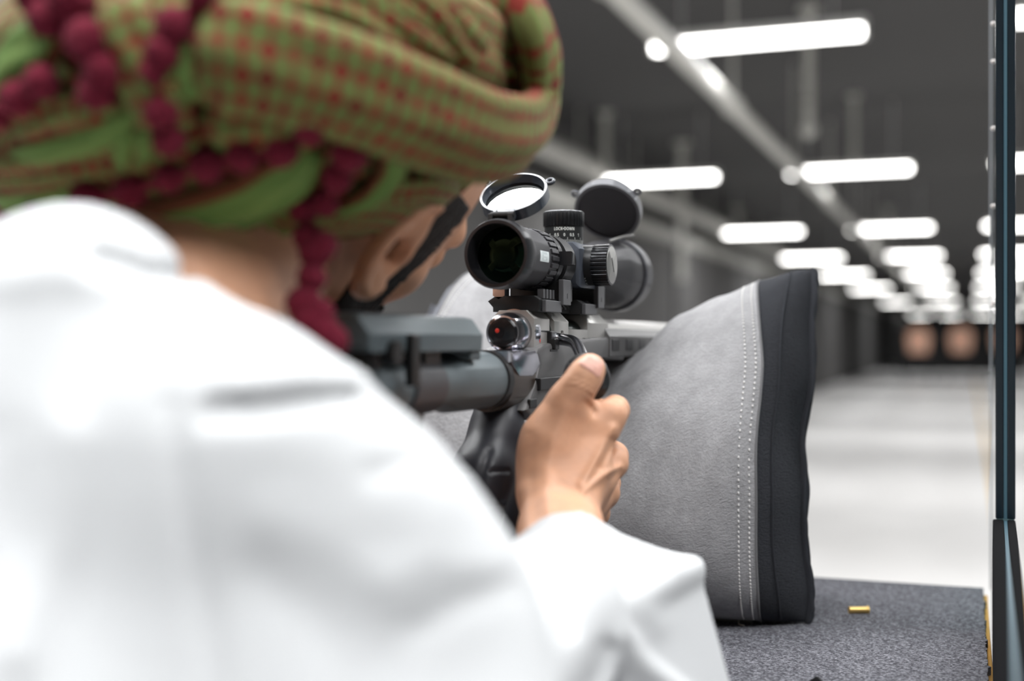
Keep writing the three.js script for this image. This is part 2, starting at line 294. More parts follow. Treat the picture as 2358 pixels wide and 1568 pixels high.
// ───────── saddle bag ─────────
const BX = -0.302, BW = 0.184;
const lerpTable = (t, x) => { if (x <= t[0][0]) return t[0][1]; for (let i = 1; i < t.length; i++) if (x <= t[i][0]) { let k = (x - t[i - 1][0]) / (t[i][0] - t[i - 1][0]); k = k * k * (3 - 2 * k) * 0.5 + k * 0.5; return t[i - 1][1] + k * (t[i][1] - t[i - 1][1]); } return t[t.length - 1][1]; };
const bagTop = (s) => lerpTable([[-1, 0.262], [-0.93, 0.284], [-0.84, 0.295], [-0.7, 0.29], [-0.5, 0.266], [-0.2, 0.232], [0.03, 0.2165], [0.12, 0.224], [0.3, 0.252], [0.5, 0.268], [0.7, 0.282], [0.86, 0.29], [0.96, 0.29], [1, 0.284]], s);
const spow = (x, p) => Math.sign(x) * Math.abs(x) ** p;
function bagPoint(s, phi, off = 0) {            // s across, phi 0..1 from the bottom up the front, over the top and down the back
  const a = -Math.PI / 2 + phi * Math.PI * 2, h = bagTop(s - 0.07) + 0.006 * Math.min(1, Math.abs(s) * 2.5), T = 0.088 * (1 - Math.abs(s) ** 3.2) ** 0.7 + 0.002, t = 0.5 * (1 + spow(Math.sin(a), 0.84));
  const w = 1 + (0.012 * Math.sin(t * 9.5 + 0.6) + 0.008 * Math.sin(t * 21)) * Math.max(0, Math.abs(s) - 0.75) * 4 + 0.02 * (1 - t) ** 4;
  const dent = 0.0022 * Math.sin(7 * s + 5 * t) * Math.sin(11 * t + 3 * s) + 0.0012 * Math.sin(17 * s - 9 * t);
  return V(s * BW * w, 0.001 + t * h, -1.05 - 0.085 * t ** 2.2 + spow(Math.cos(a), 0.78) * (1.22 * T + dent + off));
}
const seamS = (phi) => { const a = -Math.PI / 2 + phi * Math.PI * 2, t = 0.5 * (1 + spow(Math.sin(a), 0.84)); return 0.85 - 0.012 * t - 0.085 * Math.max(0, (t - 0.72) / 0.28) ** 1.5 - 0.03 * (1 - t) ** 6; };
function bagPanel(f0, f1, ns, np, off = 0) {
  const g = new THREE.BufferGeometry(), pos = [], uv = [], idx = [];
  for (let j = 0; j <= np; j++) for (let i = 0; i <= ns; i++) {
    const ph = j / np, s = f0(ph) + (f1(ph) - f0(ph)) * i / ns, p = bagPoint(s, ph, off); pos.push(p.x, p.y, p.z); uv.push(s * BW, ph * 0.75);
  }
  for (let j = 0; j < np; j++) for (let i = 0; i < ns; i++) { const a = j * (ns + 1) + i, b = a + 1, c = a + ns + 1, d = c + 1; idx.push(a, b, d, a, d, c); }
  g.setAttribute('position', new THREE.Float32BufferAttribute(pos, 3)); g.setAttribute('uv', new THREE.Float32BufferAttribute(uv, 2)); g.setIndex(idx); g.computeVertexNormals(); return g;
}
{
  const bag = thing('shooting_bag', V(BX - 0.013, TABLE, 0), 'large grey leather saddle bag with felt sides and stitched seams holding up the rifle', 'shooting bag');
  const hideT = noiseTexture(512, 10, (v, f) => { const k = 168 + 46 * v + 22 * (f - 0.5); return [k, k, k]; }, true, 0.75);
  const hideB = noiseTexture(512, 48, (v, f) => { const k = 255 * (0.75 * v + 0.25 * f); return [k, k, k]; }, false, 0.75, 1.8);
  const hide = mat('grey suede leather', { color: C('#c0bfc1'), roughness: 0.72, map: repeated(hideT, 9), bumpMap: repeated(hideB, 12), bumpScale: 0.0009, sheen: 0.25, sheenColor: C('#ffffff'), sheenRoughness: 0.5 });
  const feltT = noiseTexture(512, 24, (v, f) => { const k = 190 + 40 * v + 20 * f + (f > 0.997 ? 60 : 0); return [k, k, k]; }, true, 0.8);
  const felt = mat('black felt', { color: C('#2b2d33'), roughness: 0.95, map: repeated(feltT, 9), bumpMap: repeated(hideB, 16), bumpScale: 0.0012, sheen: 0.4, sheenColor: C('#a9afc2'), sheenRoughness: 0.4 });
  mesh('front_panel', bagPanel((p) => -seamS(p), (p) => seamS(p), 90, 150), hide, bag);
  mesh('side_panel', bagPanel((p) => seamS(p) - 0.004, () => 1, 26, 150, -0.0012), felt, bag);
  const litFelt = mat('lit grey felt', { color: C('#83858d'), roughness: 0.95, map: repeated(feltT, 9), bumpMap: repeated(hideB, 16), bumpScale: 0.0012 });  // left felt lightened: strong light on that side is put into its colour
  mesh('side_panel', bagPanel(() => -1, (p) => -seamS(p) + 0.004, 26, 150, -0.0012), litFelt, bag);
  for (const sg of [-1, 1]) {
    const pts = []; for (let k = 0; k <= 60; k++) { const p = bagPoint(sg, k / 60); p.x += sg * 0.0012 + 0.0008 * Math.sin(k * 1.9); pts.push(p); }
    mesh('edge_piping', new THREE.TubeGeometry(new THREE.CatmullRomCurve3(pts, true), 160, 0.0034, 8, true), sg > 0 ? felt : litFelt, bag);
    const seam = []; for (let k = 0; k <= 50; k++) { const ph = 0.03 + 0.46 * k / 50; seam.push(bagPoint(sg * 0.9, ph, 0.0002)); }
    mesh('side_seam', tube(seam, 0.0009, 100, 6), sg > 0 ? felt : litFelt, bag);
    const lip = []; for (let k = 0; k <= 50; k++) { const ph = 0.03 + 0.46 * k / 50; lip.push(bagPoint(sg * (seamS(ph) - 0.003), ph, 0.0004)); }
    mesh('panel_hem', tube(lip, 0.0011, 100, 6), hide, bag);
    const st = []; const pin = new THREE.CapsuleGeometry(0.0007, 0.0009, 3, 6);
    for (const inset of [0.028, 0.068]) for (let k = 0; k < 88; k++) {
      const ph = 0.045 + 0.43 * (k + (inset > 0.05 ? 0.5 : 0)) / 88, a = bagPoint(sg * (seamS(ph) - inset), ph, 0.0006), b = bagPoint(sg * (seamS(ph) - inset), ph + 0.002, 0.0006);
      st.push(pin.clone().applyQuaternion(new THREE.Quaternion().setFromUnitVectors(V(0, 1, 0), b.sub(a).normalize())).translate(a.x, a.y, a.z));
    }
    const o = mesh('stitching', merge(st), mat('pale thread', { color: C('#d2d0ce'), roughness: 0.8 }), bag); o.userData.kind = 'stuff';
  }
  // bound hem along the foot of the front, and a loose thread
  const hem = []; for (let k = 0; k <= 40; k++) { const s = -0.78 + 1.56 * k / 40, p = bagPoint(s, 0.012); p.z += 0.004; p.y = 0.0065; hem.push(p); }
  mesh('bottom_hem', merge(tube(hem, 0.0052, 80, 8), tube(hem.map((p) => V(p.x, 0.0035, p.z + 0.003)), 0.0032, 80, 8)), mat('olive grey binding', { color: C('#8f8e86'), roughness: 0.8, bumpMap: repeated(hideB, 14), bumpScale: 0.001 }), bag);
  const e = hem[39];
  mesh('loose_thread', tube([V(e.x - 0.002, 0.006, e.z + 0.004), V(e.x - 0.003, 0.0015, e.z + 0.008), V(e.x - 0.001, 0.0012, e.z + 0.014), V(e.x + 0.003, 0.001, e.z + 0.016)], 0.0005, 20, 6), mat('thread', { color: C('#cfccc4'), roughness: 0.8 }), bag);
}

// ───────── rifle ─────────
const BORE = EYE + 0.0055, RXX = BX;
const { FontLoader } = await import('three/addons/loaders/FontLoader.js');
const { TextGeometry } = await import('three/addons/geometries/TextGeometry.js');
const font = await new FontLoader().loadAsync('fonts/droid/droid_sans_bold.typeface.json');
const word = (s, size, depth = 0.0002) => new TextGeometry(s, { font, size, depth, curveSegments: 3, bevelEnabled: false });
const R = {
  grey: mat('grey anodised metal', { color: C('#6d6c6c'), metalness: 0.5, roughness: 0.42 }),
  light: mat('bead blasted steel', { color: C('#b2b0ac'), metalness: 0.6, roughness: 0.36 }),
  silver: mat('polished steel', { color: C('#c8c8cf'), metalness: 1, roughness: 0.2 }),
  dark: mat('dark grey polymer', { color: C('#3a3a3d'), roughness: 0.5 }),
  black: mat('satin black', { color: C('#131314'), roughness: 0.42 }),
  scope: mat('matte black anodised', { color: C('#38373a'), metalness: 0.35, roughness: 0.5 }),
  scopeDark: mat('black anodised', { color: C('#17181b'), metalness: 0.3, roughness: 0.38 }),
  red: mat('red paint', { color: C('#d8301c'), roughness: 0.5 }),
  stock: mat('satin grey stock', { color: C('#566064'), metalness: 0.2, roughness: 0.48 }),
};
const rifle = thing('rifle', V(RXX, BORE, 0), 'grey bolt-action rifle with telescopic sight resting in the saddle bag', 'rifle');
const zy = (x) => ([u, v]) => { const p = onX(u, v, RXX + x); return [p.z, p.y - BORE]; };
const alongZ = (pts, z0, z1, bevel = 0.0006) => { // outline in (x, y), pulled from z0 forward to z1
  const s = new THREE.Shape(pts.map(([x, y]) => new THREE.Vector2(x, y)));
  return toCreasedNormals(new THREE.ExtrudeGeometry(s, { depth: z0 - z1 - 2 * bevel, bevelEnabled: true, bevelThickness: bevel, bevelSize: bevel, bevelOffset: -bevel, bevelSegments: 2 }).translate(0, 0, z1 + bevel), 0.45);
};
const oct = (w, t, c, b) => [[-w, b], [w, b], [w, t - c], [w - c, t], [-w + c, t], [-w, t - c]];
// action
mesh('receiver', merge(alongZ(oct(0.0166, 0.0162, 0.0075, -0.0135), -0.866, -0.9), alongZ([[-0.0166, -0.0135], [0.0166, -0.0135], [0.0166, 0.003], [0.0135, 0.003], [0.0135, -0.006], [-0.0135, -0.006], [-0.0135, 0.0155], [-0.0166, 0.01]], -0.9, -0.95), alongZ(oct(0.0166, 0.0162, 0.0075, -0.0135), -0.95, -1.01)), R.light, rifle);
mesh('bolt_body', merge(new THREE.CylinderGeometry(0.0112, 0.0112, 0.16, 28).rotateX(Math.PI / 2).translate(0, 0, -0.91), new THREE.CylinderGeometry(0.0142, 0.0142, 0.016, 28).rotateX(Math.PI / 2).translate(0, 0, -0.861)), mat('dark blued bolt', { color: C('#22302c'), metalness: 0.6, roughness: 0.3 }), rifle);
mesh('rear_bridge', alongZ(oct(0.0162, 0.0158, 0.006, -0.0135), -0.822, -0.856), R.light, rifle);
mesh('seam_groove', merge(span(0.0158, 0.01635, 0.0006, 0.0016, -0.823, -0.856), span(-0.0163, -0.0158, 0.0006, 0.0016, -0.823, -0.856)), R.black, rifle);
const shroud = mesh('bolt_shroud', turned([[0, -0.802], [0.0118, -0.8022], [0.0128, -0.8035], [0.0142, -0.815], [0.0146, -0.824], [0.013, -0.826]], 48, 0.9), R.silver, rifle);
mesh('cocking_plug', turned([[0, -0.794], [0.004, -0.7943], [0.0075, -0.7958], [0.0098, -0.7985], [0.0108, -0.8025]], 40, 1.2).translate(0.0004, -0.0002, 0), mat('glossy black plug', { color: C('#1b1b1d'), roughness: 0.22 }), shroud);
mesh('cocking_dot', new THREE.SphereGeometry(0.0016, 14, 10).scale(1, 1, 0.4).translate(-0.001, 0.0012, -0.7942), R.red, shroud);
mesh('shroud_ring', turned([[0.0135, -0.824], [0.0168, -0.8245], [0.0172, -0.827], [0.0172, -0.8335], [0.016, -0.835]], 48, 0.5), R.silver, shroud);
mesh('tang', extrudeX([[-0.77, -0.0125], [-0.842, -0.0115], [-0.84, -0.018], [-0.824, -0.027], [-0.812, -0.031], [-0.785, -0.03], [-0.77, -0.02]], -0.0195, 0.0195, 0.0035), R.silver, rifle);
mesh('safety_lever', merge(span(0.0155, 0.0195, -0.006, 0.0015, -0.85, -0.862, 0.0012), span(0.016, 0.0225, -0.012, -0.004, -0.85, -0.86, 0.001), span(0.0165, 0.0205, -0.0135, -0.0115, -0.845, -0.862, 0.0006)), R.black, rifle);
mesh('safety_mark', new THREE.SphereGeometry(0.0009, 10, 8).scale(0.3, 2.4, 1).translate(0.0163, -0.0052, -0.834), R.red, rifle);
mesh('bolt_stop', span(0.0155, 0.019, -0.0085, -0.0035, -0.935, -0.952, 0.0012), R.black, rifle);
for (const [s, z, y, h] of [['-Ø3-', -0.879, -0.0015, 0.0034], ['SK270', -0.8745, -0.0075, 0.0034]]) mesh('engraving', word(s, h).rotateY(Math.PI / 2).translate(0.01662, y, z), mat('engraved letters', { color: C('#3a3834'), roughness: 0.7 }), rifle);
mesh('top_rail', merge(alongZ([[-0.0085, 0.0155], [0.0085, 0.0155], [0.0085, 0.018], [-0.0085, 0.018]], -0.835, -1.005), ...Array.from({ length: 16 }, (_, k) => alongZ([[-0.0105, 0.018], [0.0105, 0.018], [0.0105, 0.0195], [0.0085, 0.0215], [-0.0085, 0.0215], [-0.0105, 0.0195]], -0.838 - k * 0.0102, -0.8432 - k * 0.0102, 0.0003))), R.black, rifle);
// barrel and chassis
mesh('barrel', turned([[0, -1.0], [0.0145, -1.0], [0.0145, -1.03], [0.0132, -1.05], [0.0118, -1.55], [0.0118, -1.56], [0.0148, -1.56], [0.0148, -1.62], [0.006, -1.62]], 40, 0.4), R.light, rifle);
{
  const toZY = zy(0.021);
  mesh('chassis', extrudeX([[1244, 800], [1262, 792], [1330, 781], [1400, 776], [1455, 772], [1440, 830], [1392, 824], [1372, 852], [1345, 905], [1328, 935], [1292, 968], [1236, 968], [1214, 945], [1236, 890], [1248, 840], [1240, 812]].map(toZY), -0.02, 0.02, 0.0025), R.grey, rifle);
  mesh('fore_end', merge(alongZ([[-0.021, -0.0185], [-0.016, -0.021], [0.016, -0.021], [0.021, -0.0185], [0.021, -0.002], [0.0165, 0.0045], [-0.0165, 0.0045], [-0.021, -0.002]], -1.0, -1.42, 0.001)), R.grey, rifle);
  for (let k = 0; k < 8; k++) mesh('vent_slot', span(0.0203, 0.0216, -0.0142, -0.0045, -1.006 - k * 0.045, -1.0285 - k * 0.045, 0.0004), R.black, rifle);
  mesh('dark_overhang_block', span(-0.012, 0.0225, -0.0405, -0.0315, -0.817, -0.868, 0.001), R.black, rifle);  // black box put in for the dark recess under an overhang
  mesh('guard_slot', span(0.0185, 0.0208, -0.052, -0.0455, -0.8, -0.815, 0.0008), R.black, rifle);
  mesh('magazine', extrudeX([[-0.9, -0.045], [-0.965, -0.045], [-0.972, -0.085], [-0.907, -0.088]], -0.013, 0.013, 0.002), R.dark, rifle);
  mesh('trigger_guard', tube([V(0, -0.058, -0.812), V(0, -0.072, -0.822), V(0, -0.078, -0.85), V(0, -0.072, -0.878), V(0, -0.058, -0.892)], 0.003, 30, 8).scale(2, 1, 1), R.dark, rifle);
}
// bolt handle and knob
{
  const k = P(1350, 868, 0.816), q = V(k.x - RXX, k.y - BORE, k.z);
  const h = mesh('bolt_handle', tube([V(0.012, -0.003, -0.862), V(0.021, -0.0045, -0.866), V(0.034, -0.0065, -0.855), V(0.046, -0.013, -0.833), q.clone().lerp(V(0.046, -0.013, -0.833), 0.25)], 0.0044, 40, 14), R.silver, rifle);
  const ax = q.clone().sub(V(0.04, -0.01, -0.84)).normalize();
  mesh('bolt_knob', turned([[0, 0.0185], [0.006, 0.018], [0.0105, 0.016], [0.0138, 0.0115], [0.0152, 0.005], [0.0152, -0.003], [0.0135, -0.0095], [0.009, -0.0165], [0.0055, -0.021], [0, -0.021]].reverse(), 48, 1.2).applyQuaternion(new THREE.Quaternion().setFromUnitVectors(V(0, 0, 1), ax)).translate(q.x, q.y, q.z), mat('black knob', { color: C('#151517'), roughness: 0.32 }), h);
}
// stock
const TY = -0.0315;
const tubeO = mesh('stock_tube', turned([[0.0, -0.52], [0.0148, -0.52], [0.0152, -0.665], [0.0155, -0.69], [0.0185, -0.7], [0.0188, -0.762], [0.0178, -0.765]], 44, 0.5).translate(0, TY, 0), R.stock, rifle);
mesh('locking_ring', turned([[0.0178, -0.763], [0.0198, -0.764], [0.0198, -0.772], [0.0178, -0.774]], 44, 0.5).translate(0, TY, 0), R.black, tubeO);
mesh('hinge_block', merge(turned([[0.0, -0.772], [0.0188, -0.772], [0.0192, -0.79], [0.0185, -0.84], [0, -0.841]], 40, 0.5).translate(0, TY - 0.003, 0)), mat('dark metal tinted brown', { color: C('#4a4039'), metalness: 0.6, roughness: 0.35 }), rifle);  // brown reflection on the dark metal is put into its colour
mesh('tube_clamp', turned([[0.0152, -0.625], [0.0172, -0.626], [0.0172, -0.668], [0.0152, -0.67]], 40, 0.4).translate(0, TY, 0), R.dark, rifle);
const cheek = mesh('cheek_rest', alongZ([[-0.02, -0.0115], [0.02, -0.0115], [0.0205, -0.002], [0.0135, 0.0075], [0.008, 0.009], [-0.008, 0.009], [-0.0135, 0.0075], [-0.0205, -0.002]], -0.56, -0.717, 0.004), R.stock, rifle);
mesh('cheek_foot', span(-0.018, 0.018, -0.0175, -0.011, -0.7, -0.7165, 0.0015), R.stock, cheek);
mesh('cheek_post', span(-0.012, 0.012, TY + 0.01, -0.011, -0.645, -0.668, 0.001), R.black, cheek); mesh('cheek_post', span(-0.01, 0.01, TY + 0.01, -0.011, -0.572, -0.594, 0.001), R.black, cheek);
mesh('cheek_knob', new THREE.CylinderGeometry(0.0065, 0.0065, 0.008, 18).rotateZ(Math.PI / 2).translate(0.02, -0.012, -0.585), R.black, cheek); mesh('cheek_strap', span(0.019, 0.024, -0.03, -0.002, -0.603, -0.613, 0.001), R.black, cheek);
mesh('sling_stud', span(-0.006, 0.006, TY - 0.03, TY - 0.012, -0.648, -0.658, 0.001), R.black, rifle);
mesh('butt_pad', alongZ([[-0.016, -0.085], [0.016, -0.085], [0.02, -0.075], [0.02, -0.01], [0.014, 0.004], [-0.014, 0.004], [-0.02, -0.01], [-0.02, -0.075]], -0.505, -0.525, 0.003), M.black, rifle);
// pistol grip
{
  const ribs = fold([[[[1062, 1085], [1085, 1092]], -0.0018, 4], [[[1130, 1086], [1170, 1084]], -0.0018, 4], [[[1110, 1165], [1160, 1160]], -0.0018, 4], [[[1125, 1040], [1105, 1110], [1085, 1180]], -0.0014, 10]]);
  const f = union(0.014, cone(Q(1152, 925, 0.86), Q(1142, 1000, 0.85), 0.0165, 0.0155), cone(Q(1142, 1000, 0.85), Q(1112, 1090, 0.83), 0.0165, 0.0185), cone(Q(1112, 1090, 0.83), Q(1080, 1250, 0.81), 0.0185, 0.0195), cone(Q(1160, 1050, 0.855), Q(1150, 1240, 0.845), 0.0145, 0.0165));
  const g = surface((x, y, z) => { const d = f(x, y, z); return Math.abs(d) < 0.008 ? d - ribs(x, y, z) : d; }, V(-0.07, -0.2, -0.91), V(0.03, -0.015, -0.76), 0.002);
  mesh('pistol_grip', g.applyMatrix4(new THREE.Matrix4().makeRotationY(YAW)).translate(-RXX, EYE - BORE, 0), mat('black grip rubber', { color: C('#2a2b31'), roughness: 0.45 }), rifle);
}
// ───────── telescopic sight ─────────
const SY = 0.0535, sight = mesh('telescopic_sight', merge(
  turned([[0.0196, -0.812], [0.0198, -0.797], [0.0208, -0.7905], [0.0226, -0.7895], [0.0236, -0.7925], [0.0238, -0.804], [0.0226, -0.807], [0.0221, -0.811], [0.0219, -0.842], [0.0205, -0.8435], [0.0205, -0.862], [0.0208, -0.866], [0.0172, -0.892], [0.0172, -1.0], [0.0185, -1.006], [0.0285, -1.045], [0.0302, -1.06], [0.0304, -1.086], [0.0318, -1.088], [0.0318, -1.099], [0.0285, -1.099], [0.028, -1.07]], 72, 0.45),
).translate(0, SY, 0), R.scope, rifle);
const S = (name, g, m) => mesh(name, g, m, sight);
S('eyepiece_ring', turned([[0.0194, -0.803], [0.0197, -0.7935], [0.0208, -0.7885], [0.0229, -0.7882], [0.0241, -0.7915], [0.0241, -0.8]], 64, 0.8).translate(0, SY, 0), mat('black rubber ring', { color: C('#1a1a1d'), roughness: 0.38 }));
S('eyepiece_lens', turned([[0, -0.8005], [0.006, -0.8008], [0.012, -0.8022], [0.0198, -0.8055]], 48, 2).translate(0, SY, 0), mat('coated lens', { color: C('#020504'), roughness: 0.06, specularIntensity: 0.5, specularColor: C('#9fe0b8') }));
S('objective_lens', turned([[0, -1.085], [0.015, -1.084], [0.028, -1.08]], 40, 2).translate(0, SY, 0), mat('coated front lens', { color: C('#04060a'), roughness: 0.03, clearcoat: 1, clearcoatRoughness: 0.02 }));
{ // zoom ring with ribs
  const rib = [new THREE.CylinderGeometry(0.0212, 0.0212, 0.0165, 48).rotateX(Math.PI / 2).translate(0, 0, -0.8528)];
  for (let k = 0; k < 26; k++) { const a = k / 26 * Math.PI * 2; rib.push(box(0.0018, 0.0034, 0.0148, 0.0216, 0, -0.8528, 0.0005).rotateZ(a)); }
  S('zoom_ring', merge(rib).translate(0, SY, 0), R.scope);
  S('zoom_lever', merge(extrudeX([[-0.8625, -0.004], [-0.872, -0.004], [-0.87, 0.0052], [-0.864, 0.006]], 0.0195, 0.031, 0.0012), turned([[0.0195, -0.8615], [0.0222, -0.862], [0.0222, -0.8705], [0.0185, -0.873]], 48, 0.4)).translate(0, SY, 0), R.scopeDark);
}
{ // maker's plate on the eyepiece: a pale panel with faint illegible strokes
  const g = new THREE.CylinderGeometry(0.0222, 0.0222, 0.019, 20, 1, true, -0.17, 0.36).rotateX(Math.PI / 2).rotateZ(0);
  const t = canvas(128, 64, (c, w, h) => { c.fillStyle = '#d3dada'; c.fillRect(0, 0, w, h); c.fillStyle = '#aeb9b9'; for (const [x, y, a, b] of [[12, 14, 8, 36], [26, 14, 20, 8], [26, 42, 20, 8], [52, 12, 8, 38], [66, 14, 18, 8], [92, 12, 10, 38], [108, 14, 8, 34]]) c.fillRect(x, y, a, b); });
  // the open cylinder starts on +z of its own axis; turn it so that the plate faces the shooter's right
  g.rotateZ(Math.PI / 2);
  const p = mesh('label_plate', new THREE.CylinderGeometry(0.0222, 0.0222, 0.019, 20, 1, true, Math.PI / 2 - 0.17, 0.34).rotateX(Math.PI / 2).translate(0, SY, -0.8275), mat('pale printed plate', { color: 0xffffff, map: t, roughness: 0.5 }), sight);
  p.rotation.z = 0;
}
S('turret_housing', merge(alongZ([[-0.0205, -0.018], [0.0205, -0.018], [0.0205, 0.012], [0.0145, 0.0175], [-0.0145, 0.0175], [-0.0205, 0.012]], -0.916, -0.963, 0.003)).translate(0, SY, 0), mat('satin housing', { color: C('#4c515a'), metalness: 0.45, roughness: 0.36 }));
// dials with their print
function dialTexture(top, nums, ticks) {
  return canvas(1024, 128, (c, w, h) => {
    c.fillStyle = '#1a1b1c'; c.fillRect(0, 0, w, h); c.fillStyle = '#d9dbd6'; c.textAlign = 'center';
    for (let k = 0; k < ticks; k++) { const x = (k + 0.5) / ticks * w, big = k % 5 === 0; c.fillRect(x - 1.5, h - (big ? 46 : 30), 3.4, big ? 46 : 30); }
    c.font = 'bold 30px sans-serif'; nums.forEach(([s, f]) => c.fillText(s, f * w, h - 52));
    if (top) { c.font = 'bold 30px sans-serif'; c.fillText(top, 0.5 * w, 34); }
  });
}
function knurl(r, h, n, y) { // a fluted cap standing on y
  const s = new THREE.Shape(); for (let k = 0; k <= n * 8; k++) { const a = k / (n * 8) * Math.PI * 2, q = r - 0.0007 * Math.max(0, Math.cos(a * n)) ** 0.6; k ? s.lineTo(q * Math.cos(a), q * Math.sin(a)) : s.moveTo(q, 0); }
  return toCreasedNormals(new THREE.ExtrudeGeometry(s, { depth: h - 0.0016, bevelEnabled: true, bevelThickness: 0.0008, bevelSize: 0.0008, bevelOffset: -0.0008, bevelSegments: 2 }).rotateX(-Math.PI / 2).translate(0, y + 0.0008, 0), 0.5);
}
{
  const z = -0.9395, facing = Math.PI * 0.11;
  const dial = new THREE.CylinderGeometry(0.0152, 0.0154, 0.0145, 64, 1, false);
  const t = dialTexture('LOCK•DOWN', [['0.5', 0.435], ['0', 0.5], ['0.5', 0.565], ['1', 0.63], ['1', 0.37]], 77);
  const dm = mat('turret dial', { color: 0xffffff, map: t, roughness: 0.5, metalness: 0.2 });
  const el = S('elevation_turret', knurl(0.0163, 0.0118, 34, SY + 0.0308).translate(0, 0, z), R.scopeDark);
  const d = mesh('turret_dial', dial.translate(0, SY + 0.0238, 0), [dm, R.scopeDark, R.scopeDark], el); d.position.z = z; d.rotation.y = facing - Math.PI;
  S('turret_rim', new THREE.TorusGeometry(0.0145, 0.0008, 8, 48).rotateX(Math.PI / 2).translate(0, SY + 0.0424, z), mat('worn bright edge', { color: C('#8c8d90'), metalness: 0.8, roughness: 0.3 }));
  const tw = dialTexture('', [['3.0', 0.44], ['3.3', 0.5], ['3.6', 0.56], ['2.7', 0.38], ['3.9', 0.62]], 80);
  const wd = S('windage_turret', knurl(0.0165, 0.0132, 34, 0.0262).rotateZ(-Math.PI / 2).translate(0, SY, z), mat('glossy black anodised', { color: C('#202124'), metalness: 0.5, roughness: 0.28 }));
  const g2 = new THREE.CylinderGeometry(0.0158, 0.016, 0.0125, 64, 1, false);
  const o = mesh('turret_dial', g2, [mat('windage dial', { color: 0xffffff, map: tw, roughness: 0.4, metalness: 0.3 }), R.scopeDark, R.scopeDark], wd);
  o.position.set(0.0205, SY, z); o.rotation.set(0, 0, -Math.PI / 2); o.geometry.rotateY(Math.PI / 2 + Math.PI);
  mesh('end_disc', turned([[0, 0.0012], [0.013, 0.0012], [0.0146, 0.0005], [0.0148, 0]].reverse(), 48, 0.5).rotateY(Math.PI / 2).translate(0.0392, SY, z), mat('grey disc', { color: C('#9b9a97'), metalness: 0.6, roughness: 0.4 }), wd);
  mesh('coin_slot', box(0.0006, 0.012, 0.0014).rotateX(0.55).translate(0.0403, SY, z), R.black, wd);
  S('focus_knob', knurl(0.0155, 0.017, 30, 0.0205).rotateZ(Math.PI / 2).translate(0, SY, z), R.scopeDark);
}
// mount
{
  const mm = mat('matte grey mount', { color: C('#5d5d5f'), metalness: 0.4, roughness: 0.5 });
  const clampBlock = (z0, z1) => merge(alongZ([[-0.0165, 0.0148], [0.0175, 0.0148], [0.0185, 0.017], [0.0185, 0.0235], [0.0145, 0.0262], [-0.0145, 0.0262], [-0.0205, 0.0225], [-0.0165, 0.018]], z0, z1, 0.0006));
  S('mount_clamp', clampBlock(-0.826, -0.872), R.black); S('mount_clamp', clampBlock(-0.927, -0.965), R.black);
  S('clamp_bar', span(0.0183, 0.0215, 0.0148, 0.0232, -0.832, -0.868, 0.0006), mm); S('clamp_bar', span(0.0183, 0.0215, 0.0148, 0.0232, -0.928, -0.96, 0.0006), mm);
  const ridges = []; for (let k = 0; k < 4; k++) ridges.push(box(0.0045, 0.0065, 0.003, 0.0165, 0.0278, -0.836 - k * 0.0072).rotateX(0));
  S('clamp_teeth', merge(ridges), mm);
  S('clamp_nut', turned([[0, -0.826], [0.0052, -0.826], [0.0058, -0.829], [0.0058, -0.834]], 6, 0.2).translate(-0.012, 0.029, 0), R.silver);
  const bridge = (z0, z1) => merge(alongZ([[-0.014, 0.025], [0.014, 0.025], [0.014, 0.037], [-0.014, 0.037]], z0, z1), turned([[0.0172, z1], [0.0212, z1], [0.0212, z0], [0.0172, z0]], 48, 0.4).translate(0, SY, 0));
  S('mount_ring', bridge(-0.883, -0.905), R.black); S('mount_ring', bridge(-0.968, -0.99), R.black);
  S('ring_plate', span(0.0195, 0.0235, 0.0205, 0.0392, -0.866, -0.8845, 0.0006), mm); S('ring_plate', span(0.0195, 0.0235, 0.0205, 0.0392, -0.957, -0.9745, 0.0006), mm);
  S('ring_body', span(-0.019, 0.0197, 0.0235, 0.0385, -0.868, -0.9, 0.001), R.black); S('ring_body', span(-0.019, 0.0197, 0.0235, 0.0385, -0.958, -0.99, 0.001), R.black);
  for (const z of [-0.8755, -0.966]) S('plate_mark', span(0.0234, 0.0237, 0.0255, 0.029, z - 0.0004, z + 0.0004), R.black);
}
// flip-up lens covers
function cover(r, depth, hinge, e, n, seeThrough, m, dark) { // e: from the hinge to the middle, n: the way the hollow faces
  const x = V().crossVectors(e, n), c = hinge.clone().addScaledVector(e, r + 0.0035), basis = new THREE.Matrix4().makeBasis(x, e, n).setPosition(c);
  const o = S('flip_cover', merge(turned([[r - 0.003, -depth], [r, -depth], [r + 0.0003, -0.001], [r, 0], [r - 0.0018, 0], [r - 0.0022, -0.002], [r - 0.003, -depth * 0.7]], 64, 0.6), ...[-1, 1].map((k) => new THREE.TorusGeometry(0.0026, 0.0014, 8, 16).translate(k * (r + 0.0028) * Math.cos(0.5), (r + 0.0028) * Math.sin(0.5), -0.001)), ...[-1, 1].map((k) => box(0.003, 0.0045, 0.006, k * 0.0065, -r - 0.001, -0.002, 0.0006))).applyMatrix4(basis), m);
  mesh(seeThrough ? 'cover_glass' : 'cover_disc', new THREE.CylinderGeometry(r - 0.002, r - 0.002, 0.0012, 48).rotateX(Math.PI / 2).translate(0, 0, -depth * 0.75).applyMatrix4(basis), dark, sight);
  S('cover_hinge', merge(new THREE.CylinderGeometry(0.0021, 0.0021, 0.017, 14).rotateZ(Math.PI / 2).translate(hinge.x, hinge.y, hinge.z), ...[-1, 1].map((k) => box(0.0035, 0.0075, 0.006, k * 0.0072, hinge.y - 0.003, hinge.z, 0.0006))), M.black);
  return o;
}
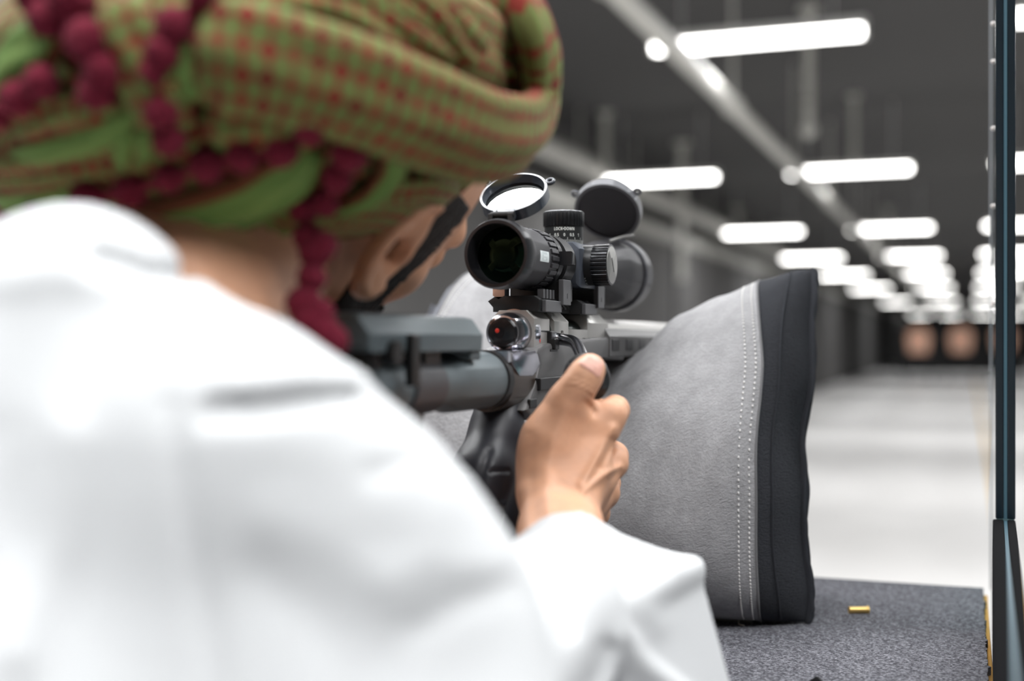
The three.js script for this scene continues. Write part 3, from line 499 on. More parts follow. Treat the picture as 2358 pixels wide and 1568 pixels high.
{
  const a = 0.87; // the rear cover leans forward over the tube, hollow up
  cover(0.0243, 0.0085, V(0.001, SY + 0.0275, -0.7995), V(0, Math.cos(a), -Math.sin(a)), V(0, Math.sin(a), Math.cos(a)), true, mat('slate plastic', { color: C('#2b3038'), roughness: 0.3 }), mat('cover glass', { color: C('#dfe3e6'), roughness: 0.02, transmission: 1, thickness: 0, ior: 1.5 }));
  const b = 0.7;  // the front cover stands up and leans back, its outside towards the shooter
  const rot = (k) => V(0, Math.cos(b), Math.sin(b) * k);
  cover(0.0298, 0.009, V(0.0, SY + 0.035, -1.094), V(0, Math.cos(b), Math.sin(b)), V(0, Math.sin(b), -Math.cos(b)), false, mat('grey plastic', { color: C('#6d6e72'), roughness: 0.45 }), mat('matte dark disc', { color: C('#3b3a3d'), roughness: 0.65 }));
  S('objective_band', turned([[0.0312, -1.08], [0.0328, -1.082], [0.0328, -1.102], [0.03, -1.103]], 56, 0.5).translate(0, SY, 0), mat('grey band', { color: C('#47474b'), roughness: 0.45 }));
  S('cover_pull', tube([V(0.012, SY + 0.026, -1.03), V(0.018, SY + 0.031, -1.05), V(0.023, SY + 0.034, -1.07)], 0.0012, 12, 6), mat('grey cord', { color: C('#8d8c89'), roughness: 0.6 }));
}
// ───────── person ─────────
const FEET = V(-0.56, 0.35, 0.02);                                     // where the person stands
const place = (g) => g.applyMatrix4(new THREE.Matrix4().makeRotationY(YAW)).translate(-FEET.x, EYE - FEET.y, -FEET.z);
const person = thing('person', FEET, 'person in white robe and patterned green headscarf leaning over the rifle, gripping its bolt', 'person');
const shirt = mat('white cotton', { color: C('#c9cbcc'), roughness: 0.85, sheen: 0.2, sheenColor: C('#ffffff'), sheenRoughness: 0.5 });

// robe
let robeField;
{
  const creases = fold([
    [[[480, 950], [620, 945], [800, 915]], -0.0045, 26], [[[540, 880], [700, 862], [830, 872]], 0.003, 34],
    [[[395, 940], [420, 1120], [470, 1400], [500, 1600]], -0.0018, 34], [[[150, 1000], [120, 1250], [40, 1500]], 0.003, 60],
    [[[860, 1090], [960, 1060], [1040, 1075]], -0.0015, 30], [[[900, 1330], [1000, 1290], [1120, 1300]], 0.0008, 50], [[[960, 1450], [1060, 1390], [1160, 1350]], -0.0012, 40],
    [[[230, 600], [330, 632], [420, 640]], -0.006, 28], [[[0, 640], [120, 620], [260, 640]], 0.002, 50],
    [[[1290, 1310], [1400, 1290], [1560, 1300]], 0.0012, 26], [[[1300, 1255], [1350, 1245]], -0.002, 14], [[[1270, 1360], [1300, 1400], [1310, 1450]], -0.003, 22],
    [[[1420, 1568], [1450, 1480], [1500, 1430]], 0.0025, 40], [[[1380, 1568], [1400, 1500]], -0.002, 30],
    [[[620, 1200], [780, 1250], [900, 1380]], 0.001, 70], [[[600, 1330], [720, 1420], [800, 1568]], -0.0008, 60],
  ]);
  const chest = fromWorld(-0.45, EYE - 0.13, -0.45), hips = fromWorld(-0.55, 1.12, -0.05), hem = fromWorld(-0.6, 0.5, 0.16), lsh = fromWorld(-0.64, EYE - 0.12, -0.48), lel = fromWorld(-0.66, TABLE + 0.075, -0.7), lwr = fromWorld(-0.45, TABLE + 0.062, -0.7);
  const torso = union(0.06, cone(chest, hips, 0.12, 0.16), cone(hips, hem, 0.17, 0.25), cone(chest, lsh, 0.1, 0.07), cone(lsh, lel, 0.07, 0.055));
  const shoulder = union(0.035, cone(Q(40, 960, 0.47), Q(470, 1100, 0.46), 0.058, 0.0525), cone(Q(-100, 1120, 0.46), Q(-150, 1900, 0.42), 0.07, 0.1), cone(Q(470, 1120, 0.455), Q(430, 1900, 0.43), 0.052, 0.075), cone(Q(740, 1260, 0.472), Q(720, 1900, 0.45), 0.043, 0.07), cone(Q(860, 1420, 0.478), Q(900, 1900, 0.46), 0.036, 0.056), cone(Q(470, 1100, 0.46), Q(800, 1290, 0.48), 0.05, 0.0435), cone(Q(800, 1290, 0.48), Q(975, 1490, 0.49), 0.0425, 0.036), cone(Q(985, 1475, 0.49), Q(1030, 1720, 0.47), 0.038, 0.043), ball(Q(195, 690, 0.475), 0.0345, 0.035, 0.045), cone(Q(250, 850, 0.48), Q(530, 1000, 0.5), 0.027, 0.033));
  const fore = union(0.009, cone(Q(1060, 1600, 0.5), Q(1250, 1430, 0.58), 0.042, 0.036), cone(Q(1250, 1430, 0.58), Q(1310, 1275, 0.705), 0.038, 0.0255),
    sheet(Q(1260, 1290, 0.69), Q(1595, 1308, 0.7), Q(1340, 1440, 0.57), 0.0036), sheet(Q(1400, 1232, 0.71), Q(1595, 1308, 0.7), Q(1340, 1440, 0.57), 0.0036), sheet(Q(1595, 1308, 0.7), Q(1706, 1720, 0.7), Q(1340, 1440, 0.57), 0.0036), sheet(Q(1706, 1720, 0.7), Q(1340, 1440, 0.57), Q(1370, 1800, 0.58), 0.006), cone(Q(1340, 1450, 0.57), Q(1230, 1800, 0.52), 0.012, 0.03));
  // the cuff is cut square to the forearm and hollow
  const w0 = Q(1310, 1275, 0.705), wd = Q(1302, 1205, 0.755).sub(w0).normalize(), cutAt = w0.clone().addScaledVector(wd, 0.018), inner = cone(Q(1290, 1330, 0.66), Q(1300, 1150, 0.79), 0.02, 0.0235);
  const leftFore = cone(lel, lwr, 0.055, 0.04);
  const sleeveField = (x, y, z) => {
    let sl = fore(x, y, z);
    const cut = (x - cutAt.x) * wd.x + (y - cutAt.y) * wd.y + (z - cutAt.z) * wd.z + 0.0025 * Math.sin(90 * x);
    sl = smax(sl, cut, 0.004); if (cut > -0.03) sl = smax(sl, -inner(x, y, z), 0.003);
    return Math.abs(sl) < 0.02 ? sl - creases(x, y, z) : sl;
  };
  const bodice = (x, y, z) => { const d = smin(smin(torso(x, y, z), shoulder(x, y, z), 0.03), leftFore(x, y, z), 0.02); return Math.abs(d) < 0.03 ? d - creases(x, y, z) - 0.0006 * Math.sin(34 * x + 21 * y + 3) * Math.sin(27 * y - 19 * z) : d; };
  robeField = (x, y, z) => Math.min(bodice(x, y, z), sleeveField(x, y, z));
  const robe = mesh('robe', place(surface(bodice, V(-0.92, -1.2, -0.86), V(0.2, 0.1, 0.2), 0.0045)), shirt, person);
  mesh('sleeve', place(surface(sleeveField, V(-0.08, -0.26, -0.8), V(0.16, -0.06, -0.44), 0.0024)), shirt, robe);
}

// body: head, neck, hands are modelled; the trunk stays under the robe
const ear = Q(900, 552, 0.69), hr = V(0.6, -0.52, 0.588).normalize(), hf = V(0.42, -0.42, -0.8), hu = V(), hb = V();
hf.addScaledVector(hr, -hf.dot(hr)).normalize(); hb.copy(hf).negate(); hu.crossVectors(hb, hr).normalize();
const head0 = ear.clone().addScaledVector(hr, -0.071), AX = [hr, hu, hb];
const H = (x, y, z) => head0.clone().addScaledVector(hr, x / 1000).addScaledVector(hu, y / 1000).addScaledVector(hf, z / 1000);
const toHead = (x, y, z) => { const a = x - head0.x, b = y - head0.y, c = z - head0.z; return [1000 * (a * hr.x + b * hr.y + c * hr.z), 1000 * (a * hu.x + b * hu.y + c * hu.z), 1000 * (a * hf.x + b * hf.y + c * hf.z)]; };
const neckLow = Q(400, 830, 0.585);
const skull = union(0.03, ball(H(0, 40, -12), 0.073, 0.084, 0.094, AX), ball(H(0, -22, 30), 0.053, 0.072, 0.056, AX), cone(H(50, -48, 8), H(18, -84, 56), 0.013, 0.017), cone(H(-50, -48, 8), H(-18, -84, 56), 0.013, 0.017), ball(H(0, -86, 62), 0.02, 0.018, 0.018, AX));
const face = (() => {
  const add = union(0.012, skull, ball(H(36, -8, 56), 0.018, 0.017, 0.017, AX), ball(H(-36, -8, 56), 0.018, 0.017, 0.017, AX), cone(H(0, 18, 84), H(0, -20, 101), 0.006, 0.011), ball(H(11, -22, 90), 0.007, 0.006, 0.008, AX), ball(H(-11, -22, 90), 0.007, 0.006, 0.008, AX), cone(H(-30, 30, 76), H(30, 30, 76), 0.011, 0.011), cone(H(-16, -47, 82), H(16, -47, 82), 0.006, 0.006), cone(H(-13, -57, 81), H(13, -57, 81), 0.006, 0.006));
  const e1 = ball(H(31, 12, 84), 0.014, 0.009, 0.012, AX), e2 = ball(H(-31, 12, 84), 0.014, 0.009, 0.012, AX), lip = cone(H(-18, -52, 90), H(18, -52, 90), 0.0022, 0.0022), b1 = ball(H(31, 12, 71), 0.012, 0.012, 0.012), b2 = ball(H(-31, 12, 71), 0.012, 0.012, 0.012);
  return (x, y, z) => { let d = add(x, y, z); d = smax(d, -e1(x, y, z), 0.008); d = smax(d, -e2(x, y, z), 0.008); d = smax(d, -lip(x, y, z), 0.004); return Math.min(d, b1(x, y, z), b2(x, y, z)); };
})();
function earField(sgn) { // a shell with a rolled rim, a hollow and a lobe
  const c = H(sgn * 78, 0, -8), out = hr.clone().multiplyScalar(sgn).addScaledVector(hf, 0.25).normalize(), up = hu.clone().addScaledVector(hf, -0.12).normalize(), fw = V().crossVectors(up, out).normalize(); up.crossVectors(out, fw).normalize();
  const A = [fw, up, out], at = (f, u, o) => c.clone().addScaledVector(fw, f * sgn / 1000).addScaledVector(up, u / 1000).addScaledVector(out, o / 1000);
  const shell = ball(at(0, 0, 4), 0.019, 0.034, 0.0075, A), bowl = ball(at(1, -2, 12), 0.0105, 0.016, 0.0085, A), canal = ball(at(5, -3, 6), 0.0055, 0.008, 0.012, A), scaphoid = ball(at(1, 17, 12), 0.0085, 0.009, 0.006, A), rim = [];
  for (let k = 0; k < 10; k++) { const p = -1.2 + 4.1 * k / 10, q = -1.2 + 4.1 * (k + 1) / 10; rim.push(cone(at(-17 * Math.cos(p - 1.0) * -1 * -1, 31 * Math.sin(p - 1.0) * -1 * -1, 9), at(-17 * Math.cos(q - 1.0) * -1 * -1, 31 * Math.sin(q - 1.0) * -1 * -1, 9), 0.0032, 0.0032)); }
  const rimU = union(0.003, ...rim), lobe = ball(at(2, -29, 5), 0.0085, 0.0085, 0.005, A), tragus = ball(at(11, -3, 7), 0.004, 0.006, 0.004, A);
  return (x, y, z) => { let d = smin(shell(x, y, z), rimU(x, y, z), 0.003); d = smax(d, -bowl(x, y, z), 0.004); d = smax(d, -scaphoid(x, y, z), 0.004); d = smin(d, lobe(x, y, z), 0.005); d = smin(d, tragus(x, y, z), 0.003); return smax(d, -canal(x, y, z), 0.003); };
}
const earR = earField(1), earL = earField(-1);
const neck = union(0.04, cone(H(0, -40, -25), neckLow, 0.05, 0.055), cone(H(0, 0, -45), Q(380, 740, 0.58), 0.04, 0.04));
const headField = (x, y, z) => smin(smin(smin(face(x, y, z), neck(x, y, z), 0.02), earR(x, y, z), 0.006), earL(x, y, z), 0.006);

// right hand on the bolt knob: each bone a tapered capsule between joints
const px = (u, v, d, r) => ({ p: Q(u, v, d), r });
const chain = (k, ...js) => { const fs = []; for (let i = 1; i < js.length; i++) fs.push(cone(js[i - 1].p, js[i].p, js[i - 1].r, js[i].r)); return union(k, ...fs); };
const wrist = [px(1245, 1195, 0.762, 0.0115), px(1325, 1178, 0.768, 0.0125)];
const palm = union(0.012,
  chain(0.01, px(1262, 1330, 0.69, 0.0215), px(1262, 1230, 0.745, 0.0165), px(1258, 1130, 0.776, 0.0168), px(1262, 1060, 0.787, 0.0175)),   // thumb side of the forearm, wrist and ball of the thumb
  chain(0.01, px(1330, 1300, 0.69, 0.0205), px(1318, 1215, 0.75, 0.0168), px(1322, 1140, 0.782, 0.0165)),                                        // little-finger side
  chain(0.01, px(1300, 1150, 0.776, 0.014), px(1352, 1075, 0.786, 0.0125), px(1405, 958, 0.797, 0.0096)),                                        // index metacarpal
  chain(0.01, px(1322, 1150, 0.79, 0.0125), px(1370, 1108, 0.803, 0.0108), px(1410, 1066, 0.815, 0.0098)),
  chain(0.01, px(1332, 1165, 0.8, 0.0115), px(1394, 1134, 0.834, 0.009)), chain(0.01, px(1336, 1180, 0.81, 0.0105), px(1374, 1182, 0.846, 0.0082)),
  chain(0.01, px(1258, 1070, 0.788, 0.0165), px(1268, 1010, 0.79, 0.0168), px(1300, 948, 0.79, 0.0125)),                                          // thumb metacarpal
  chain(0.01, px(1300, 1010, 0.797, 0.0135), px(1352, 985, 0.803, 0.012)), chain(0.01, px(1328, 968, 0.796, 0.0088), px(1378, 968, 0.799, 0.0086)), chain(0.01, px(1320, 1060, 0.797, 0.0125), px(1345, 985, 0.801, 0.011)));
const thumb = chain(0.006, px(1296, 955, 0.79, 0.0122), px(1312, 915, 0.786, 0.0106), px(1333, 888, 0.784, 0.01), px(1350, 862, 0.786, 0.0098), px(1360, 847, 0.788, 0.009));
const fingers = [
  chain(0.004, px(1408, 955, 0.797, 0.0094), px(1416, 944, 0.812, 0.009), px(1416, 946, 0.836, 0.0088), px(1378, 950, 0.85, 0.0082), px(1345, 925, 0.846, 0.0074)),
  chain(0.004, px(1410, 1066, 0.815, 0.0098), px(1414, 1050, 0.846, 0.0092), px(1382, 1020, 0.868, 0.0084), px(1335, 1010, 0.86, 0.0078)),
  chain(0.004, px(1394, 1134, 0.834, 0.009), px(1398, 1112, 0.868, 0.0088), px(1360, 1086, 0.884, 0.008), px(1318, 1082, 0.874, 0.0074)),
  chain(0.004, px(1374, 1182, 0.846, 0.0082), px(1376, 1166, 0.874, 0.0078), px(1345, 1146, 0.888, 0.0072), px(1310, 1142, 0.88, 0.0066))];
const tendons = fold([[[[1340, 1115], [1385, 1040], [1412, 985]], 0.0021, 10], [[[1345, 1130], [1390, 1094], [1428, 1074]], 0.0018, 8], [[[1300, 940], [1280, 1000], [1262, 1080], [1262, 1170]], 0.0012, 15],
  [[[1313, 876], [1338, 884], [1364, 898]], -0.0004, 3.4], [[[1306, 890], [1332, 894], [1360, 910]], -0.0003, 4], [[[1322, 866], [1345, 872], [1368, 884]], -0.0002, 3.4], [[[1318, 882], [1340, 889], [1362, 902]], 0.0003, 5], [[[1352, 905], [1364, 918]], -0.0005, 4], [[[1382, 1075], [1408, 1015]], -0.0022, 11], [[[1215, 1100], [1290, 1130]], -0.0008, 26],
  [[[1222, 1000], [1222, 1080], [1232, 1200]], -0.0006, 12], [[[1350, 928], [1368, 950]], -0.0012, 9]]);
const handField = (x, y, z) => {
  let d = smin(palm(x, y, z), thumb(x, y, z), 0.01); for (const f of fingers) d = smin(d, f(x, y, z), 0.0045);
  return Math.abs(d) < 0.006 && z > -0.845 ? d - tendons(x, y, z) : d;
};
// left hand flat under the stock, out of sight behind the shoulder
const LP = (dx, dy, dz) => fromWorld(-0.44 + dx, TABLE + 0.05 + dy, -0.7 + dz), lj = (dx, dy, dz, r) => ({ p: LP(dx, dy, dz), r });
const leftHand = union(0.006, chain(0.008, lj(-0.06, 0, 0, 0.026), lj(0, 0, 0, 0.024), lj(0.06, 0.0, 0, 0.02)), chain(0.008, lj(0.02, 0, -0.015, 0.016), lj(0.075, 0, -0.03, 0.012)), chain(0.008, lj(0.02, 0, 0.01, 0.016), lj(0.075, 0, 0.018, 0.012)),
  ...[-0.034, -0.012, 0.01, 0.03].map((z, i) => chain(0.003, lj(0.075, 0, z, 0.0095), lj(0.11 - 0.003 * i, 0.008, z * 1.1, 0.0085), lj(0.122 - 0.004 * i, 0.028, z * 1.1, 0.0078), lj(0.108, 0.042 - 0.003 * i, z, 0.007))), chain(0.004, lj(0.02, 0.008, 0.026, 0.013), lj(0.05, 0.026, 0.034, 0.0105), lj(0.066, 0.045, 0.026, 0.0088)));
const leftArm = cone(fromWorld(-0.64, TABLE + 0.075, -0.71), LP(-0.05, 0, 0), 0.036, 0.027);
const trunk = union(0.05, cone(neckLow, fromWorld(-0.5, 1.3, -0.36), 0.045, 0.06), cone(fromWorld(-0.5, 1.3, -0.36), fromWorld(-0.55, 1.1, -0.06), 0.06, 0.09), cone(fromWorld(-0.5, 1.08, -0.04), fromWorld(-0.5, 0.41, 0.1), 0.075, 0.045), cone(fromWorld(-0.62, 1.08, -0.04), fromWorld(-0.7, 0.41, 0.16), 0.075, 0.045), cone(fromWorld(-0.5, 0.395, 0.12), fromWorld(-0.47, 0.385, -0.06), 0.04, 0.03), cone(fromWorld(-0.7, 0.395, 0.18), fromWorld(-0.68, 0.385, 0.0), 0.04, 0.03),
  cone(neckLow, Q(400, 1150, 0.48), 0.04, 0.03), cone(Q(400, 1150, 0.48), Q(1000, 1450, 0.5), 0.03, 0.025), cone(Q(1000, 1450, 0.5), Q(1270, 1360, 0.66), 0.024, 0.02), cone(neckLow, fromWorld(-0.64, EYE - 0.14, -0.48), 0.04, 0.04), cone(fromWorld(-0.64, EYE - 0.14, -0.48), fromWorld(-0.65, TABLE + 0.075, -0.7), 0.04, 0.034));
function tint(g, amt) { // a little blotchiness of the skin itself
  const p = g.attributes.position, c = new Float32Array(p.count * 3);
  for (let i = 0; i < p.count; i++) { const x = p.getX(i), y = p.getY(i), z = p.getZ(i), n = Math.sin(190 * x + 3 * Math.sin(140 * y)) * Math.sin(170 * y + 2 * Math.sin(210 * z)) * Math.sin(160 * z + 1), m = Math.sin(640 * x + 5 * Math.sin(410 * z)) * Math.sin(720 * y + 3); const k = 1 + amt * (0.6 * n + 0.4 * m); c[i * 3] = k * (1 + 0.3 * amt * n); c[i * 3 + 1] = k; c[i * 3 + 2] = k * (1 - 0.4 * amt * n); }
  g.setAttribute('color', new THREE.BufferAttribute(c, 3)); return g;
}
{
  const skin = mat('tanned skin', { color: C('#cf9d7e'), roughness: 0.47, vertexColors: true, specularIntensity: 0.6 });
  const gs = [surface(handField, V(-0.015, -0.17, -0.92), V(0.1, 0.005, -0.66), 0.0017), surface(headField, V(-0.34, -0.06, -0.9), V(0.06, 0.26, -0.48), 0.003), surface(leftHand, LP(0, 0, 0).addScalar(-0.17), LP(0, 0, 0).addScalar(0.17), 0.0035), surface(union(0.03, trunk, leftArm), V(-0.86, -1.24, -0.86), V(0.12, 0.06, 0.12), 0.012)];
  const body = mesh('body', place(mergeGeometries(gs.map((g) => tint(g, 0.07)))), skin, person);
  // thumb nail, lying on the back of the thumb tip
  const a = Q(1347, 864, 0.786), b = Q(1362, 843, 0.788), ax = b.clone().sub(a).normalize(), nrm = V(0.12, 0.3, 1).addScaledVector(ax, -V(0.12, 0.3, 1).dot(ax)).normalize(), sd = V().crossVectors(ax, nrm), pos = [], idx = [];
  for (let i = 0; i <= 14; i++) for (let j = 0; j <= 14; j++) {
    const t = i / 14, w = (j / 14 * 2 - 1) * 0.95 * (1 - 0.28 * Math.max(0, (t - 0.6) / 0.4) ** 2 - 0.3 * Math.max(0, (0.25 - t) / 0.25) ** 2), dir = nrm.clone().multiplyScalar(Math.cos(w * 0.8)).addScaledVector(sd, Math.sin(w * 0.8)).addScaledVector(ax, 0.55 * Math.max(0, t - 0.5)).normalize();
    const p = a.clone().addScaledVector(ax, 0.0005 + 0.0095 * t); for (let q = 0; q < 40; q++) { const d = handField(p.x, p.y, p.z); if (d > 0) break; p.addScaledVector(dir, Math.max(0.0002, -d * 0.8)); }
    p.addScaledVector(dir, 0.0004 * Math.min(1, 6 * t, 5 * (1 - Math.abs(w)) + 0.1) + 0.00005); pos.push(p.x, p.y, p.z);
  }
  for (let i = 0; i < 14; i++) for (let j = 0; j < 14; j++) { const q = i * 15 + j; idx.push(q, q + 15, q + 1, q + 1, q + 15, q + 16); }
  const ng = new THREE.BufferGeometry(); ng.setAttribute('position', new THREE.Float32BufferAttribute(pos, 3)); ng.setIndex(idx); ng.computeVertexNormals();
  mesh('thumbnail', place(ng), mat('nail', { color: C('#d8a493'), roughness: 0.42 }), body);
  // beard and hairline: a short pile standing off the jaw
  const hairNoise = (x, y, z) => 0.0012 * Math.sin(900 * x) * Math.sin(870 * y + 1) * Math.sin(930 * z);
  const beardField = (x, y, z) => {
    const [hx, hy, hz] = toHead(x, y, z), ax = Math.abs(hx);
    const rag = 2 * Math.sin(hy * 0.5 + hz * 0.2) * Math.sin(hz * 0.7) + 1 * Math.sin(hy * 1.3), side = Math.max(Math.abs(hz - (26 - 0.1 * hy)) - 21 + rag, hy - 46, -80 - hy);                           // sideburn down to the jaw
    const jaw = Math.max(hy + 28 + 0.35 * (hz - 20) * (hz > 20 ? 0.4 : 1), -hz + 6, -hy - 140);
    const moustache = Math.max(Math.abs(hy + 38) - 7, 60 - hz);
    const behind = Math.max(hz + 12 + rag, -hz - 52, hy - 70, -hy - 30);
    return Math.max(skull(x, y, z) - 0.0026 + hairNoise(x, y, z), Math.min(side, jaw, moustache, behind) / 1000, -(skull(x, y, z) + 0.004));
  };
  mesh('beard', place(surface(beardField, V(-0.3, -0.06, -0.9), V(0.06, 0.2, -0.55), 0.0025)), mat('black hair', { color: C('#17120f'), roughness: 0.75 }), body);
}
// ───────── headscarf ─────────
{
  const c0 = Q(580, 228, 0.67), RR = V(0.143, 0.088, 0.15), tilt = 0.12, ca = Math.cos(tilt), sa = Math.sin(tilt);
  const inE = (p) => { const x = p.x - c0.x, y = p.y - c0.y; return V((x * ca + y * sa) / RR.x, (-x * sa + y * ca) / RR.y, (p.z - c0.z) / RR.z); };
  const outE = (q) => V(c0.x + q.x * RR.x * ca - q.y * RR.y * sa, c0.y + q.x * RR.x * sa + q.y * RR.y * ca, c0.z + q.z * RR.z);
  const normalE = (q) => { const a = q.x / RR.x, b = q.y / RR.y; return V(a * ca - b * sa, a * sa + b * ca, q.z / RR.z).normalize(); };
  const O = inE(V(0, 0, 0));
  function hit(u, v, back) { // where the sight line to (u, v) meets the wound head
    const D = inE(Q(u, v, 1)).sub(O), A = D.dot(D), B = O.dot(D), Cc = O.dot(O) - 1, disc = B * B - A * Cc, t = disc > 0 ? (-B + (back ? 1 : -1) * Math.sqrt(disc)) / A : -B / A;
    return O.clone().addScaledVector(D, t).normalize();
  }
  const cloth = canvas(1024, 1024, (c, w) => {
    c.fillStyle = '#85904f'; c.fillRect(0, 0, w, w); const n = 16, s = w / n;
    for (let j = 0; j < n; j++) for (let i = 0; i < n; i++) { // woven ground: green blotches between rust threads
      const x = i * s, y = j * s; c.fillStyle = ['#96573a', '#8d6a3c', '#a0522f'][(i + 2 * j) % 3]; c.fillRect(x + s * (0.36 + 0.1 * rnd()), y, s * 0.2, s); c.fillRect(x, y + s * (0.36 + 0.1 * rnd()), s, s * 0.17);
      c.fillStyle = rnd() > 0.35 ? '#86a054' : '#728c46'; c.fillRect(x - s * 0.08, y - s * 0.08, s * (0.26 + 0.16 * rnd()), s * (0.26 + 0.12 * rnd()));
    }
    for (let j = 0; j < n; j++) for (let i = 0; i < n; i++) {
      const x = (i + 0.5 + 0.12 * (rnd() - 0.5)) * s, y = (j + 0.5 + 0.12 * (rnd() - 0.5)) * s, r = s * (0.3 + 0.14 * rnd());
      c.fillStyle = ['#8a1c14', '#a03020', '#a04a2e'][Math.floor(rnd() * 2.6)]; c.beginPath(); c.moveTo(x, y - r); c.lineTo(x + r, y); c.lineTo(x, y + r); c.lineTo(x - r, y); c.fill();
    }
  });
  const stripes = canvas(64, 256, (c, w, h) => { c.fillStyle = '#76984f'; c.fillRect(0, 0, w, h); c.fillStyle = '#7d4526'; c.fillRect(0, 0, w, 30); c.fillRect(0, h - 34, w, 34); c.fillStyle = '#86a45a'; c.fillRect(0, 110, w, 30); });
  const weave = repeated(grainBump, 400);
  const patterned = mat('patterned shawl cloth', { color: C('#c0bab2'), map: repeated(cloth, 1 / 0.136), roughness: 0.9, sheen: 0.25, sheenColor: C('#e8d8b0'), sheenRoughness: 0.6 });
  const border = mat('plain green shawl border', { color: C('#cfcfc6'), map: stripes, roughness: 0.9, sheen: 0.25, sheenColor: C('#d8e8b0'), sheenRoughness: 0.6 });
  const KNOT = hit(275, 160), GROOVE = [[740, 272], [800, 300], [860, 330], [920, 358], [980, 385], [1040, 412], [1100, 432], [480, 325], [540, 335], [600, 335], [660, 325]].map(([u, v]) => hit(u, v));
  // the wound base
  const base = new THREE.SphereGeometry(1, 96, 64), bp = base.attributes.position, buv = base.attributes.uv;
  for (let i = 0; i < bp.count; i++) {
    const q = V(bp.getX(i), bp.getY(i), bp.getZ(i)), r = 0.985 - 0.06 * THREE.MathUtils.smoothstep(q.y + 0.25 * q.x, 0.3, 0.75) * THREE.MathUtils.smoothstep(q.z, -0.3, 0.3) * (1 - THREE.MathUtils.smoothstep(q.x, 0.4, 0.65)) + 0.022 * Math.sin(9 * q.y + 5 * q.x + 2 * Math.sin(3 * q.z)) + 0.012 * Math.sin(21 * q.y + 4 * q.x); const un = q.clone().normalize(), kd = un.distanceTo(KNOT); let gd = 9; for (const k of GROOVE) gd = Math.min(gd, un.distanceTo(k)); const p = outE(q.multiplyScalar(r - 0.34 * Math.exp(-((kd / 0.13) ** 2)) - 0.1 * Math.exp(-((gd / 0.07) ** 2)))); bp.setXYZ(i, p.x, p.y, p.z); buv.setXY(i, buv.getX(i) * 0.8, buv.getY(i) * 0.36);
  }
  base.computeVertexNormals();
  // the crown that shows behind the rim of the front roll
  const crown = new THREE.SphereGeometry(1, 80, 56), cp = crown.attributes.position, cu = crown.attributes.uv, cc = Q(985, 135, 0.7);
  for (let i = 0; i < cp.count; i++) { const x = cp.getX(i), y = cp.getY(i), z = cp.getZ(i), r = 1 + 0.05 * Math.sin(9 * (x * 0.7 + y) + 2 * z) + 0.025 * Math.sin(22 * (x * 0.6 + y)); cp.setXYZ(i, cc.x + x * 0.065 * r, cc.y + y * 0.046 * r, cc.z + z * 0.075 * r); cu.setXY(i, cu.getX(i) * 0.4, cu.getY(i) * 0.16); }
  crown.computeVertexNormals();
  const scarf = mesh('headscarf', place(mergeGeometries([base, crown])), patterned, person);
  // one wound length of cloth: path over the head, half width, thickness, lift off the base, small pleats along it
  function wrap(name, path, hw, th, lift, m, pleat = 0, taper = 0.12, metric = true) {
    const key = path.map(([u, v, b]) => outE(hit(u, v, b))), curve = new THREE.CatmullRomCurve3(key), N = 90, K = 36, pos = [], uv = [], idx = []; let len = 0, last = null;
    for (let i = 0; i <= N; i++) {
      const t = i / N, p = curve.getPoint(t), tan = curve.getTangent(t), n = normalE(inE(p).normalize()), b = V().crossVectors(n, tan).normalize(); if (last) len += p.distanceTo(last); last = p;
      const tp = Math.min(1, Math.sin(Math.min(1, t / taper) * Math.PI / 2) ** 0.6, Math.sin(Math.min(1, (1 - t) / taper) * Math.PI / 2) ** 0.6), W = (typeof hw === 'function' ? hw(t) : hw) * (0.25 + 0.75 * tp);
      for (let j = 0; j <= K; j++) {
        const a = j / K * Math.PI * 2, x = Math.cos(a), q = inE(p.clone().addScaledVector(b, W * x)).normalize(), nn = normalE(q);
        const h = lift * (0.3 + 0.7 * tp) + Math.sin(a) * th * (0.35 + 0.65 * tp) + (Math.sin(a) > 0 ? pleat * Math.sin(x * 7 + 6 * t + 2 * Math.sin(9 * t)) * Math.sin(a) : 0);
        const o = outE(q).addScaledVector(nn, h); pos.push(o.x, o.y, o.z); uv.push(metric ? len : len * 8, metric ? x * W : 0.5 + x * 0.5);
      }
    }
    for (let i = 0; i < N; i++) for (let j = 0; j < K; j++) { const q = i * (K + 1) + j; idx.push(q, q + 1, q + K + 1, q + 1, q + K + 2, q + K + 1); }
    const g = new THREE.BufferGeometry(); g.setAttribute('position', new THREE.Float32BufferAttribute(pos, 3)); g.setAttribute('uv', new THREE.Float32BufferAttribute(uv, 2)); g.setIndex(idx); g.computeVertexNormals();
    return mesh(name, place(g), m, scarf);
  }
  // crown folds, then the big front roll, then the lower layers
  wrap('cloth_fold', [[330, 40], [560, 10], [760, 30], [920, 80], [1040, 140]], 0.015, 0.007, -0.004, patterned, 0.002);
  wrap('cloth_fold', [[560, -90], [760, -60], [930, -10], [1040, 60], [1110, 120]], 0.013, 0.007, -0.002, patterned, 0.002);
  wrap('cloth_fold', [[440, 120], [580, 135], [760, 178], [930, 238], [1070, 288], [1165, 278], [1215, 215], [1225, 140, 1], [1160, 60, 1], [1000, 0, 1]], (t) => 0.0185 + 0.003 * Math.sin(t * 3.1), 0.0115, 0.0125, patterned, 0.0014, 0.08);
  wrap('cloth_fold', [[430, 175], [540, 190], [660, 215], [780, 262], [900, 320]], 0.01, 0.007, 0.006, patterned, 0.0012, 0.2);
    wrap('cloth_fold', [[700, 510], [820, 468], [960, 448], [1045, 446], [1105, 400, 1]], 0.0115, 0.004, -0.002, patterned, 0.001);
  wrap('green_fold', [[760, 480], [850, 435], [900, 370], [905, 320]], 0.008, 0.004, 0.004, border, 0.001, 0.3, false);
